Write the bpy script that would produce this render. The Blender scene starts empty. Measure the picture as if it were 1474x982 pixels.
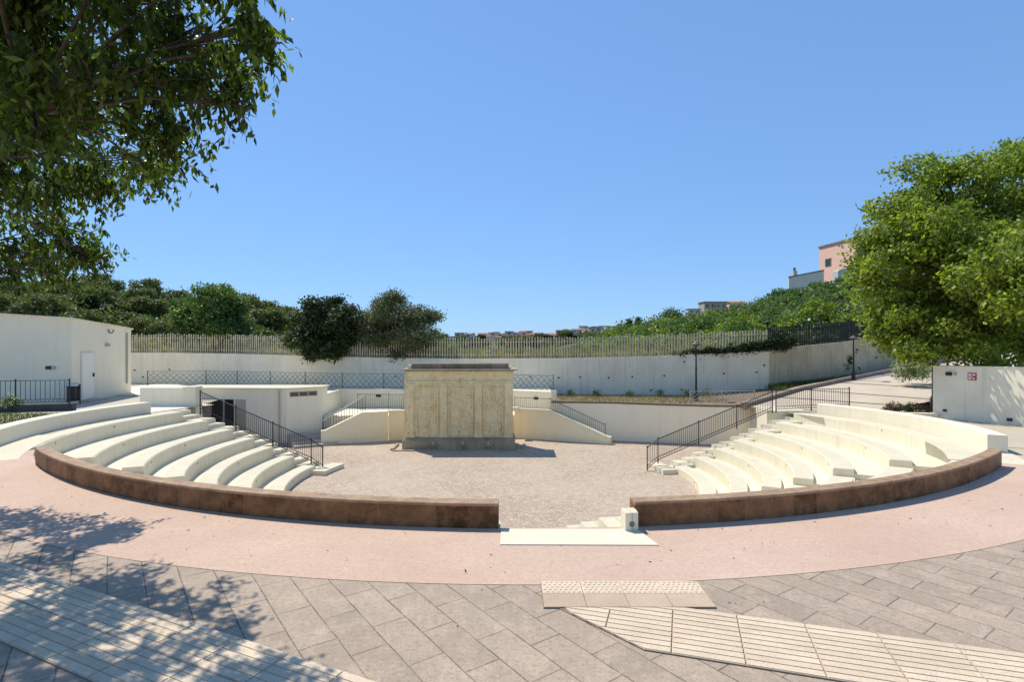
import bpy, math, random
import numpy as np
from mathutils import Vector, Matrix
from mathutils.geometry import tessellate_polygon

rng = np.random.default_rng(7)
random.seed(7)
sc = bpy.context.scene
col = sc.collection
R_ = math.radians
F, CX, CY, EYE = 800.0, 737.0, 490.0, 2.45      # measured camera: focal length in photo pixels, horizon row, eye height


def at(px, py, z):
    """point of the photo on a level plane of height z"""
    Y = F * (EYE - z) / (py - CY)
    return Vector(((px - CX) / F * Y, Y, z))


def deep(px, py, Y):
    """point of the photo at distance Y"""
    return Vector(((px - CX) / F * Y, Y, EYE - (py - CY) / F * Y))


# ------------------------------------------------------------------ objects
class MB:
    def __init__(self):
        self.v, self.f = [], []

    def add(self, vs, fs):
        o = len(self.v)
        self.v += [tuple(p) for p in vs]
        self.f += [tuple(i + o for i in f) for f in fs]
        return self

    def box(self, x0, x1, y0, y1, z0, z1):
        self.add([(x0, y0, z0), (x1, y0, z0), (x1, y1, z0), (x0, y1, z0), (x0, y0, z1), (x1, y0, z1), (x1, y1, z1), (x0, y1, z1)],
                 [(3, 2, 1, 0), (4, 5, 6, 7), (0, 1, 5, 4), (1, 2, 6, 5), (2, 3, 7, 6), (3, 0, 4, 7)])
        return self

    def bar(self, p, q, w, h=None):
        """straight bar of rectangular section between two points"""
        p, q = Vector(p), Vector(q)
        h = h or w
        d = (q - p)
        if d.length < 1e-6:
            return self
        d.normalize()
        up = Vector((0, 0, 1)) if abs(d.z) < .95 else Vector((0, 1, 0))
        s = d.cross(up).normalized()
        u = s.cross(d).normalized()
        vs = []
        for c in (p, q):
            for a, b in ((-1, -1), (1, -1), (1, 1), (-1, 1)):
                vs.append(c + s * (a * w / 2) + u * (b * h / 2))
        self.add(vs, [(0, 1, 2, 3)[::-1], (4, 5, 6, 7), (0, 1, 5, 4), (1, 2, 6, 5), (2, 3, 7, 6), (3, 0, 4, 7)])
        return self

    def tube(self, pts, rads, n=8):
        pts = [Vector(p) for p in pts]
        if not hasattr(rads, '__len__'):
            rads = [rads] * len(pts)
        o = []
        for i, p in enumerate(pts):
            d = (pts[min(i + 1, len(pts) - 1)] - pts[max(i - 1, 0)]).normalized()
            a = Vector((0, 0, 1)) if abs(d.z) < .9 else Vector((1, 0, 0))
            s = d.cross(a).normalized()
            u = s.cross(d)
            for k in range(n):
                t = 2 * math.pi * k / n
                o.append(p + (s * math.cos(t) + u * math.sin(t)) * rads[i])
        fs = []
        for i in range(len(pts) - 1):
            for k in range(n):
                a, b = i * n + k, i * n + (k + 1) % n
                fs.append((a, b, b + n, a + n))
        fs.append(tuple(range(n))[::-1])
        fs.append(tuple((len(pts) - 1) * n + k for k in range(n)))
        self.add(o, fs)
        return self

    def lathe(self, c, prof, n=12):
        """profile [(radius, z)] turned about a vertical axis through c"""
        c = Vector(c)
        o, fs = [], []
        for r, z in prof:
            for k in range(n):
                t = 2 * math.pi * k / n
                o.append((c.x + r * math.cos(t), c.y + r * math.sin(t), c.z + z))
        for i in range(len(prof) - 1):
            for k in range(n):
                a, b = i * n + k, i * n + (k + 1) % n
                fs.append((a, b, b + n, a + n))
        fs.append(tuple(range(n))[::-1])
        fs.append(tuple((len(prof) - 1) * n + k for k in range(n)))
        self.add(o, fs)
        return self

    def prism(self, poly, z0, z1):
        """vertical prism over a plan polygon; z0/z1 numbers or per-vertex lists"""
        n = len(poly)
        a = z0 if hasattr(z0, '__len__') else [z0] * n
        b = z1 if hasattr(z1, '__len__') else [z1] * n
        ar = sum(poly[i][0] * poly[(i + 1) % n][1] - poly[(i + 1) % n][0] * poly[i][1] for i in range(n))
        idx = list(range(n)) if ar > 0 else list(range(n))[::-1]
        vs = [(poly[i][0], poly[i][1], a[i]) for i in idx] + [(poly[i][0], poly[i][1], b[i]) for i in idx]
        tri = tessellate_polygon([[Vector((poly[i][0], poly[i][1], 0)) for i in idx]])
        fs = []
        for t in tri:
            p, q, r = [vs[k] for k in t]
            s = (q[0] - p[0]) * (r[1] - p[1]) - (r[0] - p[0]) * (q[1] - p[1])
            t = tuple(t) if s > 0 else tuple(t)[::-1]
            fs.append(tuple(n + k for k in t))
            fs.append(t[::-1])
        for i in range(n):
            j = (i + 1) % n
            fs.append((i, j, n + j, n + i))
        self.add(vs, fs)
        return self

    def sweep(self, rings, cap=True):
        """rings: list of closed profiles with equal point counts"""
        n = len(rings[0])
        o, fs = [], []
        for r in rings:
            o += r
        for i in range(len(rings) - 1):
            for k in range(n):
                a, b = i * n + k, i * n + (k + 1) % n
                fs.append((a, b, b + n, a + n))
        if cap:
            fs.append(tuple(range(n))[::-1])
            fs.append(tuple((len(rings) - 1) * n + k for k in range(n)))
        self.add(o, fs)
        return self

    def wall(self, pts, thick, z0, z1, side=1):
        """wall along a plan polyline; z0, z1 numbers or lists per point; thickness grows to the left of travel * side"""
        pts = [Vector((p[0], p[1])) for p in pts]
        n = len(pts)
        a = z0 if hasattr(z0, '__len__') else [z0] * n
        b = z1 if hasattr(z1, '__len__') else [z1] * n
        rings = []
        for i, p in enumerate(pts):
            d = (pts[min(i + 1, n - 1)] - pts[max(i - 1, 0)]).normalized()
            nn = Vector((-d.y, d.x)) * side * thick
            q = p + nn
            rings.append([(p.x, p.y, a[i]), (q.x, q.y, a[i]), (q.x, q.y, b[i]), (p.x, p.y, b[i])])
        if side > 0:
            rings = [r[::-1] for r in rings]
        self.sweep(rings)
        return self

    def build(self, name, m, parent=None, smooth=False):
        me = bpy.data.meshes.new(name)
        me.from_pydata(self.v, [], self.f)
        me.update()
        if m:
            me.materials.append(m)
        if smooth:
            me.polygons.foreach_set('use_smooth', [True] * len(me.polygons))
        o = bpy.data.objects.new(name, me)
        col.objects.link(o)
        if parent:
            o.parent = parent
            o.matrix_parent_inverse = Matrix.Translation(-Vector(parent.location)) if parent.rotation_euler[2] == 0 else parent.matrix_basis.inverted()
        return o


def fixn(o):
    import bmesh
    bm = bmesh.new()
    bm.from_mesh(o.data)
    bmesh.ops.recalc_face_normals(bm, faces=bm.faces)
    bm.to_mesh(o.data)
    bm.free()
    return o


def tag(o, label, cat, group=None):
    o['label'] = label
    o['category'] = cat
    if group:
        o['group'] = group
    return o


def thing(name, label, cat, loc=(0, 0, 0), group=None):
    o = bpy.data.objects.new(name, None)
    col.objects.link(o)
    o.location = loc
    o.empty_display_size = .2
    return tag(o, label, cat, group)


def struct(o, kind='structure'):
    o['kind'] = kind
    return o


def copy_tree(o, loc, rz=0., sc_=1., label=None, group=None):
    c = o.copy()
    col.objects.link(c)
    c.location = loc
    c.rotation_euler = (0, 0, rz)
    c.scale = (sc_, sc_, sc_) if not hasattr(sc_, '__len__') else sc_
    if label:
        c['label'] = label
    if group:
        c['group'] = group
    for ch in list(o.children):
        d = ch.copy()
        col.objects.link(d)
        d.parent = c
    return c


# ------------------------------------------------------------------ materials
class NT:
    def __init__(self, name):
        self.m = bpy.data.materials.new(name)
        self.m.use_nodes = True
        self.t = self.m.node_tree
        self.t.nodes.clear()
        self.out = self.n('ShaderNodeOutputMaterial')
        self.b = self.n('ShaderNodeBsdfPrincipled')
        self.l(self.b.outputs[0], self.out.inputs[0])
        self.tc = self.n('ShaderNodeTexCoord')

    def n(self, ty, **kw):
        x = self.t.nodes.new(ty)
        for k, v in kw.items():
            setattr(x, k, v)
        return x

    def l(self, a, b):
        self.t.links.new(a, b)

    def noise(self, scale, detail=4, rough=.6, vec=None, dist=0):
        x = self.n('ShaderNodeTexNoise')
        x.inputs['Scale'].default_value = scale
        x.inputs['Detail'].default_value = detail
        x.inputs['Roughness'].default_value = rough
        x.inputs['Distortion'].default_value = dist
        self.l(vec or self.tc.outputs['Object'], x.inputs['Vector'])
        return x.outputs['Fac']

    def ramp(self, fac, stops, interp='LINEAR'):
        x = self.n('ShaderNodeValToRGB')
        x.color_ramp.interpolation = interp
        e = x.color_ramp.elements
        while len(e) < len(stops):
            e.new(.5)
        for i, (p, c) in enumerate(stops):
            e[i].position = p
            e[i].color = (*c, 1) if len(c) == 3 else c
        self.l(fac, x.inputs[0])
        return x.outputs[0]

    def mix(self, fac, a, b, mode='MIX'):
        x = self.n('ShaderNodeMix', data_type='RGBA', blend_type=mode)
        for i, v in ((0, fac), (6, a), (7, b)):
            if hasattr(v, 'is_linked') or hasattr(v, 'links'):
                self.l(v, x.inputs[i])
            elif i == 0:
                x.inputs[0].default_value = v
            else:
                x.inputs[i].default_value = (*v, 1)
        return x.outputs[2]

    def math(self, op, a, b=None):
        x = self.n('ShaderNodeMath', operation=op)
        for i, v in ((0, a), (1, b)):
            if v is None:
                continue
            if hasattr(v, 'links'):
                self.l(v, x.inputs[i])
            else:
                x.inputs[i].default_value = v
        return x.outputs[0]

    def mapping(self, rot=(0, 0, 0), scale=(1, 1, 1), loc=(0, 0, 0), src='Object'):
        x = self.n('ShaderNodeMapping')
        x.inputs['Rotation'].default_value = rot
        x.inputs['Scale'].default_value = scale
        x.inputs['Location'].default_value = loc
        self.l(self.tc.outputs[src], x.inputs['Vector'])
        return x.outputs[0]

    def bump(self, h, strength=.3, dist=.02, normal=None):
        x = self.n('ShaderNodeBump')
        x.inputs['Strength'].default_value = strength
        x.inputs['Distance'].default_value = dist
        self.l(h, x.inputs['Height'])
        if normal:
            self.l(normal, x.inputs['Normal'])
        self.l(x.outputs[0], self.b.inputs['Normal'])
        return x.outputs[0]

    def done(self, c, rough=.8, spec=.3):
        if hasattr(c, 'links'):
            self.l(c, self.b.inputs['Base Color'])
        else:
            self.b.inputs['Base Color'].default_value = (*c, 1)
        if hasattr(rough, 'links'):
            self.l(rough, self.b.inputs['Roughness'])
        else:
            self.b.inputs['Roughness'].default_value = rough
        self.b.inputs['Specular IOR Level'].default_value = spec
        return self.m


def simple(name, c, rough=.6, var=.12, scale=6, spec=.3, metal=0):
    t = NT(name)
    a = tuple(max(0, x * (1 - var)) for x in c)
    b = tuple(min(1, x * (1 + var)) for x in c)
    t.b.inputs['Metallic'].default_value = metal
    return t.done(t.ramp(t.noise(scale), [(.3, a), (.7, b)]), rough, spec)


def plaster(name, base, stain, amount=.35, speck=True, streak=True, bump=.15):
    t = NT(name)
    n1 = t.noise(.9, 5, .65)
    c = t.mix(t.ramp(n1, [(.35, (0, 0, 0)), (.75, (amount,) * 3)]), base, stain)
    if streak:
        v = t.mapping(scale=(3.5, 3.5, .22))
        s = t.noise(1.6, 4, .6, v)
        c = t.mix(t.ramp(s, [(.52, (0, 0, 0)), (.78, (amount * .9,) * 3)]), c, tuple(x * .82 for x in stain))
    n2 = t.noise(38, 3, .7)
    c = t.mix(t.ramp(n2, [(.3, (.10,) * 3), (.6, (0, 0, 0))]), c, tuple(x * .6 for x in stain))
    if speck:
        n3 = t.noise(9, 6, .75)
        c = t.mix(t.ramp(n3, [(.64, (0, 0, 0)), (.8, (.3,) * 3)]), c, tuple(x * .55 for x in stain))
    t.bump(t.noise(60, 4, .7), bump, .01)
    return t.done(c, .85, .2)


M = {}
M['seat'] = plaster('white_painted_concrete', (.685, .62, .46), (.50, .435, .31), .36)


def add_joints(m):
    """fine radial casting joints of the concrete rows"""
    nt_ = m.node_tree
    N_ = nt_.nodes
    b = next(x for x in N_ if x.type == 'BSDF_PRINCIPLED')
    src = b.inputs['Base Color'].links[0].from_socket
    g = N_.new('ShaderNodeNewGeometry')
    sp = N_.new('ShaderNodeSeparateXYZ')
    nt_.links.new(g.outputs['Position'], sp.inputs[0])

    def mth(op, a, c):
        x = N_.new('ShaderNodeMath')
        x.operation = op
        for i, v in ((0, a), (1, c)):
            if v is None:
                continue
            if hasattr(v, 'links'):
                nt_.links.new(v, x.inputs[i])
            else:
                x.inputs[i].default_value = v
        return x.outputs[0]
    an = mth('ARCTAN2', mth('SUBTRACT', sp.outputs[1], 19.0), mth('ADD', sp.outputs[0], .6))
    fr = mth('FRACT', mth('MULTIPLY', mth('ADD', an, 10.), 6.1), None)
    ln = mth('LESS_THAN', mth('ABSOLUTE', mth('SUBTRACT', fr, .5), None), .0042)
    mx = N_.new('ShaderNodeMix')
    mx.data_type = 'RGBA'
    nt_.links.new(mth('MULTIPLY', ln, .4), mx.inputs[0])
    nt_.links.new(src, mx.inputs[6])
    mx.inputs[7].default_value = (.22, .19, .14, 1)
    nt_.links.new(mx.outputs[2], b.inputs['Base Color'])


def lighter_sides(m, side):  # paints strong light on upright faces into the colour, nearing the tops' brightness
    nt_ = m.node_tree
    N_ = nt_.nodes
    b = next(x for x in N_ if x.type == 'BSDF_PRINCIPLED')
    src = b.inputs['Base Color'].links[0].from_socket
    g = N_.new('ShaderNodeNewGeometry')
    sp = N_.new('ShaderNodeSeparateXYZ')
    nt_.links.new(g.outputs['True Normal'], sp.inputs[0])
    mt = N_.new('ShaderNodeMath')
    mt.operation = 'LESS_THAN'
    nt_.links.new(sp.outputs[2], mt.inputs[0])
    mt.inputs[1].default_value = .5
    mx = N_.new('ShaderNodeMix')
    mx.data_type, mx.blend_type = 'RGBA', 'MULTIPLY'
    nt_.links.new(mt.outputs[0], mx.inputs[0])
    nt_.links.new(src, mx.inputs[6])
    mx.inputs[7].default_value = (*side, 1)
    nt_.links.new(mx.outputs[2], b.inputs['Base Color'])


M['seat_wall'] = plaster('cream_painted_parapet', (.86, .78, .59), (.66, .58, .42), .35)
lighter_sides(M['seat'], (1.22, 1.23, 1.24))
add_joints(M['seat'])
M['seat_floor'] = plaster('white_painted_floor', (.75, .68, .515), (.60, .52, .37), .35)
M['white'] = plaster('cream_plaster', (.94, .85, .64), (.80, .70, .50), .3)
M['wall'] = plaster('weathered_white_plaster', (.95, .87, .68), (.72, .62, .45), .6)
M['rough'] = plaster('rough_old_plaster', (.66, .57, .40), (.40, .33, .22), .75, bump=.5)
M['stage'] = plaster('stage_wall_plaster', (.95, .84, .57), (.82, .70, .44), .35)


def brown_stone(name, c1, c2, rough, spec=.5):
    t = NT(name)
    g = t.n('ShaderNodeNewGeometry')
    isl = t.ramp(g.outputs['Random Per Island'], [(0, c1), (.5, tuple((a + b) / 2 for a, b in zip(c1, c2))), (1, c2)])
    n = t.noise(5, 7, .72)
    c = t.mix(t.ramp(n, [(.42, (0, 0, 0)), (.72, (.7,) * 3)]), isl, tuple(x * 1.9 for x in c2))
    n2 = t.noise(90, 3, .8)
    c = t.mix(t.ramp(n2, [(.3, (.5,) * 3), (.55, (0, 0, 0))]), c, tuple(x * .45 for x in c1))
    t.bump(t.noise(70, 4), .2, .006)
    return t.done(c, rough, spec)


M['brown'] = brown_stone('brown_porphyry', (.075, .034, .012), (.25, .13, .058), .55, .15)
M['brown_top'] = brown_stone('brown_porphyry_coping', (.27, .17, .10), (.34, .225, .14), .7, .2)


def ground_pink():
    t = NT('pink_washed_concrete')
    n1 = t.noise(.55, 5, .6)
    c = t.ramp(n1, [(.3, (0.525, 0.368, 0.278)), (.7, (0.627, 0.458, 0.352))])
    n2 = t.noise(55, 4, .75)
    c = t.mix(t.ramp(n2, [(.33, (.6,) * 3), (.5, (0, 0, 0))]), c, (0.377, 0.243, 0.173))
    c = t.mix(t.ramp(t.noise(43, 3, .7), [(.58, (0, 0, 0)), (.75, (.5,) * 3)]), c, (0.753, 0.594, 0.469))
    c = t.mix(t.ramp(t.noise(17, 5, .8), [(.36, (.55,) * 3), (.5, (0, 0, 0))]), c, (0.434, 0.296, 0.214))
    c = t.mix(t.ramp(t.noise(11, 6, .8), [(.56, (0, 0, 0)), (.7, (.5,) * 3)]), c, (0.727, 0.572, 0.46))
    c = t.mix(t.ramp(t.noise(24, 3, .7), [(.69, (0, 0, 0)), (.74, (.55,) * 3)]), c, (0.222, 0.156, 0.118))
    v = t.mapping(rot=(0, 0, .25), scale=(1, 3, 1))
    c = t.mix(t.ramp(t.noise(2.2, 6, .72, v), [(.57, (0, 0, 0)), (.72, (.32,) * 3)]), c, (0.342, 0.237, 0.173))
    t.bump(t.noise(80, 4, .8), .35, .008)
    return t.done(c, .9, .2)


def ground_slabs():
    t = NT('grey_basalt_slabs')
    v = t.mapping(rot=(0, 0, R_(54)))
    # wobble the joints slightly
    nz = t.n('ShaderNodeTexNoise')
    nz.inputs['Scale'].default_value = 3.
    t.l(t.tc.outputs['Object'], nz.inputs['Vector'])
    vm = t.n('ShaderNodeVectorMath', operation='SCALE')
    t.l(nz.outputs['Color'], vm.inputs[0])
    vm.inputs['Scale'].default_value = .016
    va = t.n('ShaderNodeVectorMath', operation='ADD')
    t.l(v, va.inputs[0])
    t.l(vm.outputs[0], va.inputs[1])
    b = t.n('ShaderNodeTexBrick')
    b.offset = .46
    b.inputs['Scale'].default_value = 1
    b.inputs['Brick Width'].default_value = .70
    b.inputs['Row Height'].default_value = .305
    b.inputs['Mortar Size'].default_value = .0058
    b.inputs['Mortar Smooth'].default_value = .25
    b.inputs['Color1'].default_value = (0.362, 0.279, 0.204, 1.0)
    b.inputs['Color2'].default_value = (0.476, 0.37, 0.274, 1.0)
    b.inputs['Mortar'].default_value = (0.07, 0.057, 0.05, 1.0)
    t.l(va.outputs[0], b.inputs['Vector'])
    c = b.outputs['Color']
    n1 = t.noise(1.1, 6, .68)
    c = t.mix(t.ramp(n1, [(.35, (.5,) * 3), (.65, (0, 0, 0))]), c, (0.305, 0.245, 0.186))
    n5 = t.noise(3.3, 7, .78)
    c = t.mix(t.ramp(n5, [(.48, (0, 0, 0)), (.66, (.6,) * 3)]), c, (0.572, 0.445, 0.334))
    n2 = t.noise(75, 4, .8)
    c = t.mix(t.ramp(n2, [(.32, (.75,) * 3), (.48, (0, 0, 0))]), c, (0.165, 0.126, 0.093))
    c = t.mix(t.ramp(t.noise(52, 3, .8), [(.58, (0, 0, 0)), (.72, (.45,) * 3)]), c, (0.634, 0.502, 0.383))
    c = t.mix(t.ramp(t.noise(19, 6, .8), [(.36, (.6,) * 3), (.5, (0, 0, 0))]), c, (0.227, 0.177, 0.14))
    c = t.mix(t.ramp(t.noise(13, 6, .8), [(.56, (0, 0, 0)), (.7, (.5,) * 3)]), c, (0.618, 0.499, 0.4))
    c = t.mix(t.ramp(t.noise(27, 3, .7), [(.70, (0, 0, 0)), (.75, (.6,) * 3)]), c, (0.103, 0.083, 0.065))
    # some joints are hidden by sand
    hide = t.ramp(t.noise(1.7, 3, .6), [(.40, (0, 0, 0)), (.55, (1, 1, 1))])
    mor = t.math('MULTIPLY', b.outputs['Fac'], 1.)
    h = t.math('SUBTRACT', 1., mor)
    bp = t.n('ShaderNodeBump')
    bp.inputs['Strength'].default_value = .8
    bp.inputs['Distance'].default_value = .012
    t.l(h, bp.inputs['Height'])
    t.bump(t.noise(45, 5, .8), .4, .008, bp.outputs[0])
    m2 = t.math('MULTIPLY', mor, t.math('SUBTRACT', 1., hide))
    c = t.mix(t.math('MULTIPLY', m2, .35), c, (0.406, 0.314, 0.228))
    return t.done(c, .82, .3)


def ground_cobbles():
    t = NT('arena_cobbles')
    vo = t.n('ShaderNodeTexVoronoi', feature='DISTANCE_TO_EDGE')
    vo.inputs['Scale'].default_value = 9.5
    t.l(t.tc.outputs['Object'], vo.inputs['Vector'])
    vc = t.n('ShaderNodeTexVoronoi')
    vc.inputs['Scale'].default_value = 9.5
    t.l(t.tc.outputs['Object'], vc.inputs['Vector'])
    sep = t.n('ShaderNodeSeparateColor')
    t.l(vc.outputs['Color'], sep.inputs[0])
    c = t.ramp(sep.outputs[0], [(0, (0.373, 0.283, 0.203)), (1, (0.549, 0.427, 0.312))])
    c = t.mix(t.ramp(vo.outputs['Distance'], [(.03, (.75,) * 3), (.11, (0, 0, 0))]), c, (0.242, 0.199, 0.165))
    c = t.mix(t.ramp(t.noise(.35, 5, .65), [(.35, (0, 0, 0)), (.7, (.5,) * 3)]), c, (0.571, 0.455, 0.335))
    c = t.mix(t.ramp(t.noise(2.3, 5, .7), [(.56, (0, 0, 0)), (.75, (.4,) * 3)]), c, (0.318, 0.244, 0.176))
    t.bump(t.ramp(vo.outputs['Distance'], [(0, (0, 0, 0)), (.2, (1, 1, 1))]), .22, .02)
    return t.done(c, .85, .3)


def tile_mat(name, a, b):
    t = NT(name)
    g = t.n('ShaderNodeNewGeometry')
    c = t.ramp(g.outputs['Random Per Island'], [(0, a), (1, b)])
    c = t.mix(t.ramp(t.noise(2.2, 6, .7), [(.4, (0, 0, 0)), (.72, (.5,) * 3)]), c, tuple(x * .72 for x in a))
    c = t.mix(t.ramp(t.noise(60, 4, .8), [(.34, (.6,) * 3), (.5, (0, 0, 0))]), c, tuple(x * .55 for x in a))
    c = t.mix(t.ramp(t.noise(14, 5, .8), [(.66, (0, 0, 0)), (.74, (.6,) * 3)]), c, tuple(x * .4 for x in a))
    t.bump(t.noise(90, 4, .8), .3, .006)
    return t.done(c, .85, .25)


M['pink'] = ground_pink()
M['slabs'] = ground_slabs()
M['cobbles'] = ground_cobbles()
M['tile'] = tile_mat('cream_tactile_tile', (0.634, 0.504, 0.354), (0.732, 0.591, 0.434))
M['tile_plain'] = tile_mat('tan_plain_tile', (0.5, 0.373, 0.264), (0.561, 0.43, 0.31))
M['joint'] = simple('sandy_joint', (.25, .19, .13), .95, .25, 30)
M['concrete'] = plaster('light_concrete', (.52, .455, .35), (.38, .32, .24), .5, streak=False, bump=.3)
M['path'] = plaster('pale_concrete_path', (.88, .80, .62), (.68, .60, .44), .45, streak=False, bump=.3)


def ramp_mat():
    t = NT('ramp_paving')
    c = t.ramp(t.noise(.6, 5), [(.3, (0.509, 0.423, 0.331)), (.7, (0.636, 0.538, 0.428))])
    c = t.mix(t.ramp(t.noise(40, 4, .8), [(.35, (.5,) * 3), (.52, (0, 0, 0))]), c, (0.343, 0.276, 0.214))
    t.bump(t.noise(50, 4, .8), .3, .01)
    return t.done(c, .9)


M['ramp'] = ramp_mat()
M['kerb'] = simple('brown_kerb', (.33, .255, .20), .8, .25, 9)
M['darkkerb'] = simple('dark_brown_coping', (.13, .095, .065), .85, .3, 9)
M['soil'] = simple('dry_soil', (.20, .145, .10), .95, .4, 5)
M['iron'] = simple('dark_wrought_iron', (.022, .021, .022), .45, .3, 20, .4)
M['iron_grey'] = simple('grey_painted_iron', (.085, .085, .088), .5, .3, 20, .4)
M['fence_dark'] = simple('dark_bar_fence', (.022, .022, .024), .5, .3, 20)
M['fence'] = simple('bleached_cane_pickets', (.55, .49, .33), .85, .35, 3)
M['dark'] = simple('dark_opening', (.018, .017, .016), .7, .3, 5)
M['light_glass'] = simple('grey_light_glass', (.16, .145, .12), .3, .2, 9)
M['hole'] = simple('drain_hole_dark', (.03, .028, .025), .8, .3, 5)
M['door'] = simple('white_painted_door', (.93, .88, .74), .45, .03, 4)
M['door_frame'] = simple('grey_white_frame', (.72, .68, .58), .5, .05, 4)
M['metal'] = simple('pale_metal', (.55, .55, .55), .35, .1, 8, .5, .6)
M['pipe'] = simple('grey_pipe', (.45, .42, .36), .5, .15, 8)
M['panel'] = simple('beige_door_panel', (.50, .44, .34), .6, .1, 4)
M['bin'] = simple('black_bin', (.015, .015, .016), .4, .2, 10, .5)
M['red'] = simple('red_sign_paint', (.55, .035, .03), .5, .05, 8)
M['signwhite'] = simple('white_sign_print', (.8, .8, .8), .5, .02, 8)
M['green'] = simple('dark_green_sign', (.02, .05, .04), .5, .1, 8)
M['glass'] = simple('dark_window_glass', (.03, .033, .036), .12, .2, 4, .6)
M['bark'] = simple('grey_brown_bark', (.10, .075, .052), .9, .4, 9)
M['darkbark'] = simple('dark_bark', (.055, .043, .034), .9, .4, 9)
M['darkwall'] = plaster('dark_grey_wall', (.10, .095, .09), (.05, .048, .045), .6)


def stone_mat():
    t = NT('carved_limestone')
    c = t.ramp(t.noise(1.3, 6, .65), [(.3, (.82, .63, .33)), (.55, (.95, .78, .45)), (.8, (.98, .87, .57))])
    v = t.mapping(scale=(2.5, 2.5, .4))
    c = t.mix(t.ramp(t.noise(1.5, 6, .7, v), [(.5, (0, 0, 0)), (.72, (.65,) * 3)]), c, (.58, .43, .22))
    c = t.mix(t.ramp(t.noise(6.5, 7, .78), [(.54, (0, 0, 0)), (.68, (.75,) * 3)]), c, (.44, .31, .15))
    c = t.mix(t.ramp(t.noise(30, 4, .8), [(.32, (.55,) * 3), (.5, (0, 0, 0))]), c, (.52, .39, .20))
    h = t.noise(7, 8, .78)
    t.bump(h, .9, .05)
    return t.done(c, .92, .15)


M['stone'] = stone_mat()
M['stone_dark'] = plaster('weathered_dark_stone', (.50, .42, .28), (.24, .19, .12), .9, bump=.8)
M['stone_cap'] = plaster('mossy_grey_capstone', (.30, .235, .17), (.09, .075, .055), .9, bump=.8)


def leaf_mat(name, cols, trans=.35, rough=.5, clump=.6):
    t = NT(name)
    g = t.n('ShaderNodeNewGeometry')
    n = len(cols)
    c = t.ramp(g.outputs['Random Per Island'], [(i / max(1, n - 1), cc) for i, cc in enumerate(cols)])
    nz = t.noise(clump, 3, .6)
    c = t.mix(t.ramp(nz, [(.35, (.55, .55, .55)), (.65, (1.35, 1.35, 1.2))]), (0, 0, 0), c)
    x = t.n('ShaderNodeMix', data_type='RGBA', blend_type='MULTIPLY')
    x.inputs[0].default_value = 1
    t.l(t.ramp(g.outputs['Random Per Island'], [(i / max(1, n - 1), cc) for i, cc in enumerate(cols)]), x.inputs[6])
    t.l(t.ramp(nz, [(.35, (.6, .6, .6)), (.65, (1., 1., .95))]), x.inputs[7])
    c = x.outputs[2]
    t.done(c, rough, .35)
    tr = t.n('ShaderNodeBsdfTranslucent')
    hs = t.n('ShaderNodeMix', data_type='RGBA', blend_type='MULTIPLY')
    hs.inputs[0].default_value = 1
    t.l(c, hs.inputs[6])
    hs.inputs[7].default_value = (1.5, 1.7, .55, 1)
    t.l(hs.outputs[2], tr.inputs[0])
    ms = t.n('ShaderNodeMixShader')
    ms.inputs[0].default_value = trans
    t.l(t.b.outputs[0], ms.inputs[1])
    t.l(tr.outputs[0], ms.inputs[2])
    t.l(ms.outputs[0], t.out.inputs[0])
    return t.m


M['leaf_near'] = leaf_mat('foreground_leaves', [(0.03, 0.05, 0.014), (0.08, 0.125, 0.028), (0.21, 0.27, 0.05)], .5, .4)
M['leaf_lime'] = leaf_mat('bright_green_leaves', [(0.10, 0.16, 0.03), (0.23, 0.30, 0.045), (0.45, 0.48, 0.07)], .42, .5)
M['leaf_mid'] = leaf_mat('mid_green_leaves', [(0.072, 0.136, 0.035), (0.112, 0.184, 0.045), (0.16, 0.24, 0.056)], .35, .5)
M['leaf_dark'] = leaf_mat('dark_green_leaves', [(0.025, 0.044, 0.014), (0.044, 0.069, 0.02), (0.075, 0.112, 0.03)], .25, .5)
M['leaf_olive'] = leaf_mat('grey_olive_leaves', [(0.095, 0.115, 0.051), (0.135, 0.162, 0.074), (0.23, 0.243, 0.128)], .25, .55)
M['leaf_wood'] = leaf_mat('woodland_leaves', [(0.105, 0.131, 0.038), (0.149, 0.175, 0.052), (0.228, 0.245, 0.079)], .25, .6)
M['leaf_yellow'] = leaf_mat('yellow_green_leaves', [(0.15, 0.225, 0.045), (0.225, 0.3, 0.06), (0.3, 0.375, 0.083)], .4, .5)
M['leaf_ivy'] = leaf_mat('big_pale_leaves', [(0.07, 0.119, 0.042), (0.126, 0.189, 0.07), (0.238, 0.308, 0.14)], .3, .4)
M['drygrass'] = leaf_mat('dry_grass', [(.30, .25, .11), (.38, .32, .15), (.24, .25, .09)], .3, .7)
M['flower'] = leaf_mat('white_blossom', [(.75, .70, .68), (.8, .76, .74), (.7, .6, .6)], .3, .6)
M['litter'] = leaf_mat('fallen_leaf', [(.16, .085, .045), (.10, .06, .035), (.24, .15, .08)], .1, .7)
M['lawn'] = leaf_mat('short_lawn', [(.09, .13, .03), (.13, .17, .04), (.18, .19, .06)], .2, .7)


def hill_mat():
    t = NT('far_hillside')
    c = t.ramp(t.noise(.03, 8, .7), [(.3, (.075, .10, .06)), (.55, (.14, .16, .09)), (.75, (.28, .25, .17))])
    c = t.mix(t.ramp(t.noise(.25, 6, .8), [(.45, (0, 0, 0)), (.6, (.8,) * 3)]), c, (.05, .07, .045))
    return t.done(c, .95, .1)


M['hill'] = hill_mat()
M['scrubground'] = simple('scrubby_ground', (.075, .085, .03), .95, .5, 1.5)

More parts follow.
